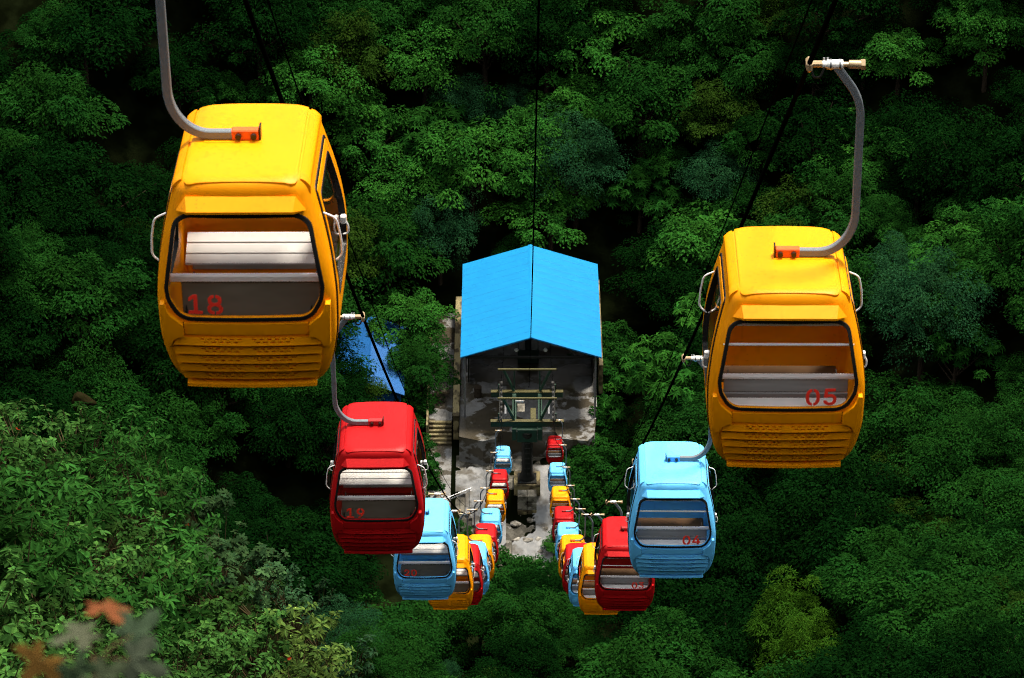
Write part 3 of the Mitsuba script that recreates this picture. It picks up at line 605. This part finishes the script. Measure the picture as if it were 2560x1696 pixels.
# ------------------------------------------------------------------ ropes
def spline_rope(pts, r, n=6):
    P = np.array(pts); from scipy.interpolate import CubicSpline
    y = P[:, 1]; ys = np.unique(np.concatenate([np.linspace(y[0], y[-1], 140), y]))
    return tube(np.stack([PchipInterpolator(y, P[:, 0])(ys), ys, CubicSpline(y, P[:, 2])(ys)], 1), r, n, up=(1, 0, 0))
for s, nm in ((-1, 'left'), (1, 'right')):
    gp = np.array(GRIPS[s]); d = (gp[0] - gp[1]) / np.linalg.norm(gp[0] - gp[1]); start = gp[0] + d * 62 + (0, 0, 2)
    xw = ROPE_X[nm]; tail = [(xw, 213.4, PH + 0.93), (xw, 215.9, PH + 0.92), (xw * .93 + XC * .07, 221, -133.9), (XC - .05 + s * 1.95, 225, -134.0)]
    body = [p for p in gp if p[1] < 209]
    full = np.vstack([[start], body, tail])
    tag(put('haul_rope', spline_rope(full, 0.021), 'rope', smooth=True), f'thick black haul rope carrying the {nm} row of cabins', 'cable')
    off = full[:-2] - (s * 0.14, 0, 0) + np.array([0, 0, 0.10]); off[-2:] = off[-2:] + (0, 0, .5)
    off[1:, 2] += np.linspace(0.02, .45, len(off) - 1)
    tag(put('signal_cable', spline_rope(off, 0.0075, 5), 'rope', smooth=True), f'thin black cable running beside the {nm} haul rope', 'cable')
q = np.linspace(0, 1, 60)[:, None]; c0, c1 = np.array([0.13, 0, 8.0]), np.array([1.22, 212.0, -131.5])
tag(put('centre_cable', tube(c0 + (c1 - c0) * q + np.array([0, 0, -2.2]) * 4 * q * (1 - q), 0.017, 6, up=(1, 0, 0)), 'rope', smooth=True), 'black cable running straight down the middle to the pylon over the blue roof', 'cable')

# ------------------------------------------------------------------ foliage
def leaf_quads(P, N, A, L, W, C, bend=0.25):
    A = norm(A - N * (A * N).sum(-1, keepdims=True)); B = np.cross(N, A); L = L[:, None]; W = W[:, None]
    V = np.stack([P, P + A * L * .45 + B * W * .5 - N * L * .02, P + A * L - N * L * bend, P + A * L * .45 - B * W * .5 - N * L * .02], 1)
    i = np.arange(len(P))[:, None] * 4
    F = np.vstack([i + [[0, 1, 2]], i + [[0, 2, 3]]])
    return V.reshape(-1, 3), F, np.repeat(C, 4, 0)
def leaf_colors(n, base, r, spread=0.35, warm=0.25):
    c = np.tile(np.array(base), (n, 1)) * (1 + spread * r.uniform(-1, 1, (n, 1)))
    w = r.uniform(0, warm, (n, 1)); return c * (1 + w * np.array([[0.9, 0.25, -0.2]]))
UP = np.array([0, 0, 1.0])
def crown(seed, R, H, nclump, per, L, W, base, flat=0.5, droop=0.35, whorl=False, rc=(0.15, 0.36), hue=0.25):
    r = np.random.default_rng(seed); Vs, Fs, Cs, off, cen = [], [], [], 0, []
    k = 0
    while k < nclump:
        d = norm(r.normal(size=3)); d[2] = abs(d[2]) if r.random() < .86 else d[2]
        f = r.uniform(.2, 1.15) ** .5
        lump = .62 + .75 * meshkit.noise((d * 1.9 + seed)[None], seed)[0]
        c = d * f * lump * np.array([R, R, H]) ; cen.append(c); k += 1
        rr = R * r.uniform(*rc); m = per; tone = r.uniform(.72, 1.28); hw = r.uniform(-.5, 1)
        if not whorl:
            q = norm(r.normal(size=(m, 3))); q[:, 2] = np.where(q[:, 2] < -.15, -q[:, 2], q[:, 2])
            rad = rr * r.uniform(.25, 1, (m, 1)) ** .4
            wob = 0.75 + 0.5 * meshkit.noise(q * 2.3 + k * 3.1, seed)[:, None]
            P = c + q * rad * wob * np.array([1, 1, flat])
            P[:, 2] -= droop * rr * ((P[:, :2] - c[:2]) ** 2).sum(1) / rr ** 2
            N = norm(q * np.array([.6, .6, .5]) + UP * .75 + r.normal(size=(m, 3)) * .38)
            A = norm(q * np.array([1, 1, .2]) + d * .6 + r.normal(size=(m, 3)) * .6 - UP * .25)
            l = L * r.uniform(.6, 1.25, m); w = W * r.uniform(.7, 1.2, m); bend = .22
        else:
            nw = max(1, m // 9); q = norm(r.normal(size=(nw, 3))); q[:, 2] = np.abs(q[:, 2])
            cw = c + q * rr * r.uniform(.5, 1, (nw, 1)) * np.array([1, 1, .7]); axw = norm(q * .7 + UP * .8)
            ph = np.arange(9) * 2 * np.pi / 9; e1 = norm(np.cross(axw, (.3, .9, .1))); e2 = np.cross(axw, e1); off0 = r.uniform(0, 6.28, (nw, 1))
            dirs = np.cos(ph + off0)[..., None] * e1[:, None] + np.sin(ph + off0)[..., None] * e2[:, None]
            A = (dirs + axw[:, None] * .12 - UP * .18 + r.normal(size=dirs.shape) * .12).reshape(-1, 3); N = norm(np.repeat(axw, 9, 0) + r.normal(size=(nw * 9, 3)) * .15)
            P = np.repeat(cw, 9, 0); l = L * r.uniform(.65, 1.15, nw * 9); w = W * r.uniform(.8, 1.15, nw * 9); bend = .32
        C = leaf_colors(len(P), np.array(base) * tone * (1 + hw * hue * np.array([.7, .12, -.2])), r)
        V, F, C = leaf_quads(P, N, norm(A), l, w, C, bend); Vs.append(V); Fs.append(F + off); Cs.append(C); off += len(V)
    return np.vstack(Vs), np.vstack(Fs), np.clip(np.vstack(Cs), 0.001, .3), np.array(cen)
def trunk(seed, h, cen, zc_, r0):
    r = np.random.default_rng(seed + 500); ms = []
    lean = r.normal(size=2) * .25
    pts = [(0, 0, -1.5), (lean[0] * .3, lean[1] * .3, h * .35), (lean[0] * .7, lean[1] * .7, h * .7), (lean[0], lean[1], h)]
    ms.append(tube(pts, [r0 * 1.3, r0, r0 * .75, r0 * .3], 8, up=(1, .2, 0)))
    for c in cen[r.permutation(len(cen))[:10]]:
        b = np.array([lean[0] * .6, lean[1] * .6, h * r.uniform(.4, .75)]); e = c + np.array([0, 0, zc_]); m_ = (b + e) / 2 + (0, 0, -.15)
        ms.append(tube([b, m_, e], [r0 * .45, r0 * .3, r0 * .1], 5, up=(1, .2, .1)))
    return cat(ms)
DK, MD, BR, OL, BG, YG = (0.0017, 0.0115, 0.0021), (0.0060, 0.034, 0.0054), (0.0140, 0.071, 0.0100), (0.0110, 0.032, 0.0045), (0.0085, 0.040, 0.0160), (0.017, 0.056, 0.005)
PROTO = [  # kind, R, H, nclump, per, L, W, colour, flat, droop, whorl, trunk height
    ('broadleaf_tree', 4.2, 3.6, 62, 210, .27, .16, DK, .5, .35, False, 4.5), ('broadleaf_tree', 4.0, 3.9, 60, 210, .27, .16, MD, .5, .4, False, 5.0),
    ('broadleaf_tree', 3.6, 3.5, 52, 220, .25, .15, BR, .5, .35, False, 4.5), ('broadleaf_tree', 4.6, 3.2, 66, 200, .28, .17, MD, .42, .45, False, 4.5),
    ('layered_tree', 4.8, 3.4, 46, 270, .33, .17, DK, .26, .55, False, 4.6), ('layered_tree', 4.4, 3.6, 46, 270, .33, .17, MD, .26, .6, False, 5.0),
    ('layered_tree', 4.2, 3.3, 44, 270, .33, .18, BR, .26, .6, False, 4.4), ('fine_leaf_tree', 4.0, 4.2, 74, 230, .20, .11, BG, .55, .3, False, 5.0),
    ('fine_leaf_tree', 3.4, 3.4, 60, 240, .19, .11, MD, .55, .3, False, 4.5), ('big_leaf_tree', 3.8, 3.8, 34, 81, .80, .24, MD, .7, .2, True, 4.6),
    ('big_leaf_tree', 3.6, 3.4, 32, 81, .75, .24, BR, .7, .2, True, 4.4), ('olive_tree_crown', 3.6, 3.6, 56, 220, .24, .14, OL, .5, .35, False, 4.5),
    ('feathery_tree', 3.1, 4.4, 74, 210, .34, .075, YG, .28, .75, False, 5.2), ('low_bush', 1.7, 1.3, 26, 170, .20, .12, MD, .55, .3, False, 1.0), ('low_bush', 1.8, 1.4, 26, 170, .22, .12, BR, .5, .4, False, 1.0),
]
KIND = {'olive_tree_crown': 'olive_leaved_tree'}
for i, (kd, R, H, nc, per, L, W, col, fl, dp, wh, th) in enumerate(PROTO):
    V, F, C, cen = crown(100 + i, R, H, int(nc * 1.35), int(per * (.78 if not wh else 1)), L * (.92 if not wh else .85), W * .92, col, fl, dp, wh)
    V = V + (0, 0, th)
    scene[f'group_{i}'] = {'type': 'shapegroup', 'trunk': mikit.ply(trunk(100 + i, th, cen, th, .07 + .035 * R), 'm_bark', 40), 'crown': mikit.ply((V, F), 'm_leaf', False, color=C)}
TONE = {0: 'dark green', 1: 'green', 2: 'bright green', 3: 'green wide crowned', 4: 'dark green', 5: 'green', 6: 'bright green', 7: 'bluish green', 8: 'green', 9: 'green', 10: 'bright green', 11: 'olive brown tinged', 12: 'yellow green', 13: 'dark green', 14: 'bright green'}
WORD = {'broadleaf_tree': 'broadleaf tree', 'layered_tree': 'tree with drooping leaf layers', 'fine_leaf_tree': 'fine leaved tree', 'big_leaf_tree': 'tree with whorls of long leaves', 'olive_tree_crown': 'tree', 'feathery_tree': 'feathery tree', 'low_bush': 'bush'}
def where(px, py_):
    if px > 2330: return f'at the right edge, {"high up" if py_ < 420 else "beside cabin 05" if py_ < 950 else "low down" if py_ < 1400 else "in the very corner"}'
    if px < 210 and py_ < 1000: return 'at the left edge, ' + ('high up' if py_ < 330 else 'level with cabin 18' if py_ < 700 else 'just above the leafy bank')
    if px < 900:
        return 'behind the roof of cabin 18' if py_ < 420 and px > 380 else 'in the top left corner' if py_ < 420 else 'on the slope left of cabin 18' if px < 420 else 'below cabin 18' if py_ < 1000 else 'in the ravine below red cabin 19'
    if px < 1700:
        if py_ < 300: return 'high above the station'
        if py_ < 640: return 'just above the blue station roof'
        if py_ < 1250: return 'close to the left of the station' if px < 1280 else 'close to the right of the station'
        return 'in the ravine between the two rows'
    if 1150 < py_ and px > 2050: return 'right below cabin 05' if py_ < 1400 else 'near the feathery trees'
    if py_ < 420: return 'beside the hanger of cabin 05'
    if py_ < 1150: return 'on the slope right of cabin 05' if px > 1950 else 'between the station and cabin 05'
    return 'in the lower right corner' if px > 2050 else 'in the ravine below cabin 04'
taken = []
CLEAR = Polygon([(1075, 610), (1505, 610), (1500, 900), (1478, 960), (1478, 1095), (1425, 1130), (1415, 1375), (1200, 1375), (1060, 1260), (1066, 1000), (1130, 760)])
def in_view(i, x, y, sc, k=.85):
    z = float(ground(x, y)); a, b = pixel(np.array([x, y, z + PROTO[i][11] * sc])); d = math.hypot(x, math.hypot(y, z)); r = FPX / d * sc * k
    return Point(0, 0).buffer(1).intersects(Point(0, 0)) and CLEAR.intersects(shapely.affinity.translate(shapely.affinity.scale(Point(0, 0).buffer(1), PROTO[i][1] * r, PROTO[i][2] * r), a, b))
def tree(i, x, y, sc=1.0, label=None):
    kd = PROTO[i][0]; z = float(ground(x, y)) - .1
    px, py_ = pixel(np.array([x, y, z + PROTO[i][11] * sc]))
    k = key_for(KIND.get(kd, kd)); a = rng.uniform(0, 6.28); s2 = sc * rng.uniform(.92, 1.1)
    A = np.eye(4); A[:3, :3] = rz(a) @ np.diag([sc, s2, sc * rng.uniform(.9, 1.12)]); A[:3, 3] = (x, y, z)
    scene[k] = {'type': 'instance', 'to_world': T(A.tolist()), 'group': {'type': 'ref', 'id': f'group_{i}'}}
    w = where(px, py_)
    tag(k, label or f'{TONE[i]} {WORD[kd]} {w}', 'bush' if kd == 'low_bush' else 'tree', None if label else f'{TONE[i]} {WORD[kd]}, several {w}')
    taken.append((x, y, PROTO[i][1] * sc))
SPECIAL = [(1120, 340, 9, 1.0, 'tree with whorls of long drooping leaves up left of the blue roof'), (1600, 470, 9, .8, 'tree with star shaped leaf whorls up right of the blue roof'),
           (1655, 960, 10, 1.0, 'bright green tree with long leaf whorls between the station and cabin 05'), (2390, 880, 9, .8, 'tree with leaf whorls right of the yellow cabin 05'),
           (1440, 420, 7, 1.0, 'bluish green fine leaved tree right of the centre cable above the roof'), (1790, 430, 7, .8, 'bluish green tree just left of the rope above yellow cabin 05'), (1280, 262, 7, .5, 'small dark bluish crown at the left of the centre cable'),
           (1965, 1560, 12, 1.05, 'yellow green feathery tree at the bottom right'), (2010, 1668, 12, .9, 'lower yellow green feathery tree cut by the bottom edge'),
           (1008, 790, 6, .82, 'layered green tree leaning over the small blue hut'), (1050, 915, 5, .62, 'green tree between the blue hut and the side path'), (888, 985, 11, .65, 'olive tinged small tree in front of the blue hut'), (960, 640, 5, 1.0, None), (1010, 470, 2, 1.0, None), (1060, 150, 2, 1.1, None), (930, 330, 6, .9, None), (1010, 1060, 0, .7, None),
           (1560, 800, 1, .9, None), (1560, 900, 3, .8, None), (1470, 905, 14, 1.0, 'bright bush overlapping the right front corner of the blue roof'), (1510, 1010, 3, .7, None), (1490, 1120, 0, .6, None), (1550, 1100, 1, .7, None),
           (1790, 280, 11, .9, 'olive brown tinged tree left of the grip of cabin 05'), (2470, 100, 2, .9, None), (2250, 130, 6, .8, None), (2120, 440, 6, .8, None), (2420, 620, 6, .8, None), (2280, 1300, 11, .6, 'small olive tinged tree at the right below cabin 05'), (2190, 1350, 2, .7, None),
           (2100, 30, 0, 1.0, None), (900, 70, 1, .95, None), (830, 40, 3, .9, None), (985, 30, 5, .9, None), (380, 830, 8, .7, 'fine leaved tree peeping out left of the bottom of cabin 18')]
for a, b, i, sc, lb in SPECIAL:
    P = on_ground(a, b, PROTO[i][11] * sc + .5, 140)
    if i == 14 or (lb and 'blue hut' in lb) or P[1] > 237 or not in_view(i, P[0], P[1], sc): tree(i, P[0], P[1], sc, lb)
    else: print('special dropped', a, b)
for a, b, i, sc in [(800, 935, 0, .8), (755, 985, 1, .8), (835, 1010, 0, .7), (715, 1060, 4, .8), (700, 930, 4, .8), (1045, 900, 13, 1.0), (1035, 975, 14, .9), (1048, 1045, 13, .9), (1010, 1020, 13, 1.2), (1052, 1130, 13, .8), (1045, 1220, 13, .9), (1515, 960, 14, .9), (1500, 1030, 13, .9), (1495, 1090, 14, .8), (1530, 1060, 13, 1.2), (1455, 1140, 13, .8), (1450, 1210, 13, .9), (1475, 1270, 13, 1.1), (1440, 1310, 14, .7), (1515, 1170, 13, 1.2), (1540, 930, 13, 1.3), (1520, 860, 13, 1.2), (1090, 1565, 13, 1.1), (1125, 1610, 13, 1.2), (1060, 1530, 13, 1.0), (1285, 1440, 13, 1.2), (1240, 1490, 13, 1.3), (1400, 1370, 14, .55), (1335, 1430, 14, .7), (1450, 1330, 13, 1.0), (1180, 1420, 13, 1.0), (1400, 1470, 13, 1.3), (1130, 1330, 13, .8), (1500, 1240, 13, 1.2), (1470, 1170, 13, 1.0), (1050, 1180, 13, .9), (1350, 1490, 0, .55), (1200, 1550, 1, .6), (1300, 1560, 0, .6), (1430, 1560, 1, .6)]:
    P = on_ground(a, b, PROTO[i][11] * sc, 140); tree(i, P[0], P[1], sc)
for a, b, sc in [(745, 1345, .15), (800, 1425, .16), (870, 1500, .18), (930, 1575, .19), (1000, 1635, .2), (900, 1650, .18), (1060, 1695, .2), (970, 1705, .2), (1120, 1690, .24), (850, 1585, .17), (690, 1270, .14), (1010, 1560, .17)]:
    P = on_ground(a, b, 5 * sc, 40); i = 7 if rng.random() < .5 else 8
    tree(i, P[0], P[1], sc, f'small {"bluish" if i == 7 else "fresh"} green tree on the rim of the bank, ' + ('just below cabin 19' if b < 1460 else 'at the bottom edge' if b > 1640 else 'left below cabin 20'))
    labels[list(labels)[-1]]['group'] = 'small trees on the rim of the bank'
pts = []
for yy in np.arange(156, 274, 4.6):
    for xx in np.arange(-52, 54, 4.9):
        pts.append((xx + rng.uniform(-1.9, 1.9) + (2.4 if int(yy / 4.6) % 2 else 0), yy + rng.uniform(-1.7, 1.7)))
rng.shuffle(pts)
for x, y in pts:
    if 197 < y < 236.5 and -7.6 < x < 8.8: continue
    if 216 < y < 231 and -14.6 < x < -7: continue
    sc = rng.uniform(.58, 1.12)
    if abs(x - XC) < 7 and y < 200: sc *= .62
    z = float(ground(x, y)); px, pyt = pixel(np.array([x, y, z + 8.2 * sc])); _, pyc = pixel(np.array([x, y, z + 4.5 * sc]))
    if px < -160 or px > 2720 or pyt > 1800 or pyc < -150: continue
    if px < 900 and pyt > 1240 + .3 * (px - 300) and px < 1100: continue               # behind the leafy bank
    if 1850 < px < 2110 and 1490 < pyc < 1760: continue
    if 860 < px < 1010 and 760 < pyt < 950 and y < 229: continue
    if any((x - a) ** 2 + (y - b) ** 2 < (0.62 * max(r, 3.0)) ** 2 for a, b, r in taken): continue
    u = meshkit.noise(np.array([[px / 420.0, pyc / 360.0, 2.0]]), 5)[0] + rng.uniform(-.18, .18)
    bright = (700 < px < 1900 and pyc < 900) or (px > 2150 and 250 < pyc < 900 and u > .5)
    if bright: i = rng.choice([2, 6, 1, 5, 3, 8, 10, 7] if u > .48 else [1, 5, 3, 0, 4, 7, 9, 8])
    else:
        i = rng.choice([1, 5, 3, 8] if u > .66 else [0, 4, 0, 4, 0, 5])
        if u < .42 and rng.random() < .12: continue
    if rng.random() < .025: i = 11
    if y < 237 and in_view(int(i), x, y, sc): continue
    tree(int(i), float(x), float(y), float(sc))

# ------------------------------------------------------------------ leafy bank at the lower left
def lance(L, W, n=4):                 # narrow leaf in the xy plane along +x, folded along the rib
    t = np.linspace(0, 1, n + 1); w = W * .5 * np.sin(np.pi * t ** .8) ** .9; z = -.22 * L * t ** 2
    rib = np.column_stack([t * L, 0 * t, z]); lf = np.column_stack([t * L, w, z + w * .35]); rt = np.column_stack([t * L, -w, z + w * .35])
    V = np.vstack([rib, lf, rt]); m = n + 1; F = []
    for i in range(n):
        F += [(i, i + 1, m + i + 1), (i, m + i + 1, m + i), (i, 2 * m + i, 2 * m + i + 1), (i, 2 * m + i + 1, i + 1)]
    return V, np.array(F)
def maple(S, depth=.42):
    P = [(0, 0)]; lobes = [(-125, .55), (-68, .85), (0, 1.0), (68, .85), (125, .55)]; out = []
    for j, (a, l) in enumerate(lobes):
        a = math.radians(a); d = np.array([math.cos(a), math.sin(a)]); nrm = np.array([-d[1], d[0]])
        out += [tuple(d * l * .62 - nrm * l * .17), tuple(d * l * .72 - nrm * l * .22), tuple(d * l), tuple(d * l * .72 + nrm * l * .22), tuple(d * l * .62 + nrm * l * .17)]
        if j < 4:
            b = math.radians((lobes[j][0] + lobes[j + 1][0]) / 2); out.append((math.cos(b) * depth, math.sin(b) * depth))
    o = np.array([(0.0, 0.0)] + out) * S; o[:, 0] += .3 * S
    V = np.column_stack([o, -.18 * (o[:, 0] ** 2 + o[:, 1] ** 2) / S + .04 * S * np.cos(np.arange(len(o)) * 2.1)])
    V[0] = (.3 * S, 0, .0); n = len(V) - 1
    F = [(0, 1 + i, 2 + i) for i in range(n - 1)]
    return V, np.array(F)
def scatter(V0, F0, P, N, A, S, C):
    A = norm(A - N * (A * N).sum(-1, keepdims=True)); B = np.cross(N, A); n, m = len(P), len(V0)
    V = P[:, None] + S[:, None, None] * (V0[None, :, :1] * A[:, None] + V0[None, :, 1:2] * B[:, None] + V0[None, :, 2:] * N[:, None])
    return V.reshape(-1, 3), (F0[None] + np.arange(n)[:, None, None] * m).reshape(-1, 3), np.repeat(C, m, 0)
SPEC = {  # kind: leaf, colour, count, per-spray
    'narrow_leaf_shrub': (lance(.14, .044), (0.014, 0.060, 0.011), 300), 'maple_sapling': (maple(.095), (0.022, 0.056, 0.022), 160), 'oval_leaf_shrub': (lance(.095, .046), (0.025, 0.078, 0.017), 300),
    'bright_leaf_shrub': (lance(.125, .046), (0.045, 0.090, 0.020), 220), 'grey_green_shrub': (lance(.09, .040), (0.020, 0.060, 0.027), 320), 'red_berry_shrub': (lance(.11, .044), (0.018, 0.048, 0.010), 200)}
NAMES = {'narrow_leaf_shrub': 'narrow leaved green shrub', 'maple_sapling': 'grey green lobed maple sapling', 'oval_leaf_shrub': 'oval leaved green shrub', 'bright_leaf_shrub': 'bright yellowish green shrub', 'grey_green_shrub': 'grey green shrub', 'red_berry_shrub': 'shrub dotted with red berries'}
n_parts = 0
def shrub(kind, c, R, label=None, group=None, seed=0, red=0, npart=10):
    r = np.random.default_rng(seed); (V0, F0), col, cnt = SPEC[kind]
    root = key_for(kind); tag(root, label, 'shrub', group)
    ncl = 15; Ps, Ns, As = [], [], []; tw = []
    base = np.array(c) + (0, 0.1, -R * 1.3)
    for j in range(ncl):
        d = norm(r.normal(size=3)); d[2] = abs(d[2]) * .95 - .15; d[1] -= .4; d = norm(d); e = np.array(c) + d * R * r.uniform(.4, 1.08) * np.array([1.15, 1.0, 1.0])
        b0 = (base + e) / 2 + (0, 0, .08); tw.append(tube([base, b0, e], [.012, .008, .003], 4, up=(1, .2, .1)))
        m = cnt // ncl; t = r.uniform(0, 1, m) ** .6; ax = norm(d * .8 + UP * .5 + r.normal(size=3) * .25)
        e1 = norm(np.cross(ax, (.31, .9, .17))); e2 = np.cross(ax, e1); ph = np.arange(m) * 2.4 + r.uniform(0, 6.28, m) * .12
        out = np.cos(ph)[:, None] * e1 + np.sin(ph)[:, None] * e2
        Ps.append(e - ax * ((1 - t) * R * .42)[:, None] + out * .012); As.append(norm(out + ax * (t * 1.0 - .25)[:, None] - UP * .12 + r.normal(size=(m, 3)) * .16)); Ns.append(norm(ax * .9 + UP * .5 + r.normal(size=(m, 3)) * .22))
    P, N, A = np.vstack(Ps), np.vstack(Ns), np.vstack(As); S = r.uniform(.65, 1.25, len(P))
    tone = r.choice([.5, .8, 1.0, 1.2, 1.6]); C = leaf_colors(len(P), np.array(col) * tone, r, .5, .35)
    view = norm(-np.array(c)); order = np.argsort(-((P - np.array(c)) @ view + R * .3 * S)); first = order[:npart]; rest = order[npart:]
    put('stem', cat(tw), 'twig', root, smooth=False)
    V, F, CC = scatter(V0, F0, P[rest], N[rest], norm(A[rest]), S[rest], C[rest])
    k = put('foliage', (V, F), 'near_leaf', root, smooth=False, color=CC); labels[k] = {'kind': 'stuff'}
    for i in first:
        V, F, CC = scatter(V0, F0, P[[i]], N[[i]], norm(A[[i]]), S[[i]] * 1.05, C[[i]]); put('leaf', (V, F), 'near_leaf', root, smooth=False, color=CC)
    if red:
        rr = order[r.permutation(len(order) // 3)[:red]]
        V, F, CC = [], [], []
        for i in rr:
            v, f, cc_ = scatter(*( (V0 * .8, F0) ), P[[i]] + view * .05, N[[i]], norm(A[[i]]), S[[i]], np.array([[.30, .025, .012]]))
            if kind != 'red_berry_shrub': k = put('red_leaf', (v, f), 'near_leaf', root, smooth=False, color=cc_); labels[k] = {'label': 'red leaf'}
            else:
                b = trimesh.creation.icosphere(1, .03).apply_translation(P[i] + view * .06); k = put('berry', b, 'berry', root, smooth=True); labels[k] = {'label': 'small red berry'}
scene['m_berry'] = two(prin((0.30, 0.035, 0.02), 0.4, 0, 0.5))
bank = Polygon([(-60, 930), (60, 950), (330, 985), (470, 1050), (560, 1130), (640, 1230), (720, 1330), (850, 1440), (1010, 1560), (1110, 1720), (-60, 1760)])
ZONES = [((770, 1640), 'bright_leaf_shrub', 160), ((560, 1600), 'oval_leaf_shrub', 230), ((120, 1640), 'oval_leaf_shrub', 300), ((60, 1560), 'oval_leaf_shrub', 150), ((560, 1170), 'maple_sapling', 150), ((620, 1390), 'maple_sapling', 150), ((300, 1150), 'narrow_leaf_shrub', 330), ((60, 1090), 'oval_leaf_shrub', 170), ((60, 1290), 'narrow_leaf_shrub', 230), ((860, 1530), 'grey_green_shrub', 240), ((400, 1460), 'narrow_leaf_shrub', 200), ((300, 1330), 'oval_leaf_shrub', 160)]
seed = 0
for b in np.arange(940, 1760, 62):
    for a in np.arange(-50, 1130, 78):
        a_, b_ = a + rng.uniform(-26, 26) + (39 if int(b / 62) % 2 else 0), b + rng.uniform(-20, 20)
        if not bank.contains(Point(a_, b_)): continue
        z_ = min(ZONES, key=lambda z: math.hypot(a_ - z[0][0], b_ - z[0][1]) / z[2] + rng.uniform(0, .55))[1]
        P = on_ground(a_, b_, 0.9); R = .40 + .0035 * P[1] + rng.uniform(-.05, .08); seed += 1
        reg = 'at the very bottom left' if b_ > 1480 and a_ < 450 else 'along the bottom edge, ' + ('beside the blurred leaves' if a_ < 620 else 'nearer the middle') if b_ > 1480 else 'on the right hand rim of the leafy bank' if a_ > 470 else ('at the left edge halfway up the leafy bank' if a_ < 160 else 'in the middle of the leafy bank' if b_ > 1330 else 'in the upper middle of the leafy bank') if b_ > 1200 else 'at the top of the leafy bank, ' + ('at the left edge' if a_ < 160 else 'near the mossy boulder' if a_ < 330 else 'near the rim')
        shrub(z_, (P[0], P[1], P[2] + .75), R, f'{NAMES[z_]} {reg}', f'{NAMES[z_]}, several {reg}', seed, red=1 if (a_ < 480 and b_ < 1130 and seed % 2) or seed % 19 == 0 else 0, npart=10 if P[1] < 60 else 3)
P = on_ground(45, 960, .9); shrub('red_berry_shrub', (P[0], P[1], P[2] + 1.0), .55, 'shrub dotted with red berries at the left edge of the picture', None, 900, red=34, npart=8)

# out of focus maple sprig close to the camera
sp = tag(key_for('maple_sprig'), 'blurred maple sprig with orange, yellow and green leaves close to the camera', 'branch')
V0, F0 = maple(.052, .40)
SPRIG = [((262, 1512), 4.45, (.15, .30, .94), (0.5, -.6, .1), (.17, .060, .026), 'reddish orange maple leaf', .88), ((215, 1578), 4.5, (.1, .12, .98), (-.7, -.3, -.1), (.075, .085, .055), 'dull purplish green maple leaf', 1.0), ((105, 1650), 4.3, (-.1, -.9, .35), (-.5, -.1, -.6), (.26, .14, .035), 'yellow maple leaf', .95),
         ((180, 1668), 4.4, (.1, -.9, .4), (.2, 0, -1), (.06, .10, .05), None, 1.0), ((330, 1590), 4.55, (.2, -.85, .45), (.6, 0, .5), (.06, .095, .055), None, 1.0), ((325, 1650), 4.5, (-.2, -.8, .6), (.9, 0, -.4), (.07, .09, .06), None, 1.05), ((245, 1695), 4.4, (.1, -.8, .6), (.5, 0, -.6), (.06, .08, .045), None, 1.0)]
root_pt = ray(235, 1790) / np.linalg.norm(ray(235, 1790)) * 4.5
put('twig', tube([root_pt + (0, .1, -.6), root_pt, ray(235, 1640) * 4.52], [.007, .005, .003], 6, up=(1, 0, 0)), 'twig', sp)
for (a, b), dpt, N, A, col, lb, sz in SPRIG:
    c = ray(a, b) * dpt; N = norm(np.array(N, float)); A = norm(np.array(A, float)); A = norm(A - N * (A @ N))
    v, f, cc_ = scatter(V0, F0, np.array([c - A * .3 * .052]), N[None], A[None], np.array([sz]), np.array([col]))
    k = put('leaf', (v, f), 'near_leaf', sp, smooth=False, color=cc_)
    if lb: labels[k] = {'label': lb}
    put('stalk', tube([ray(235, 1660) * 4.52, (c + ray(235, 1660) * 4.52) / 2 + (0, 0, .006), c], .0012, 5, up=(1, 0, .2)), 'twig', k)
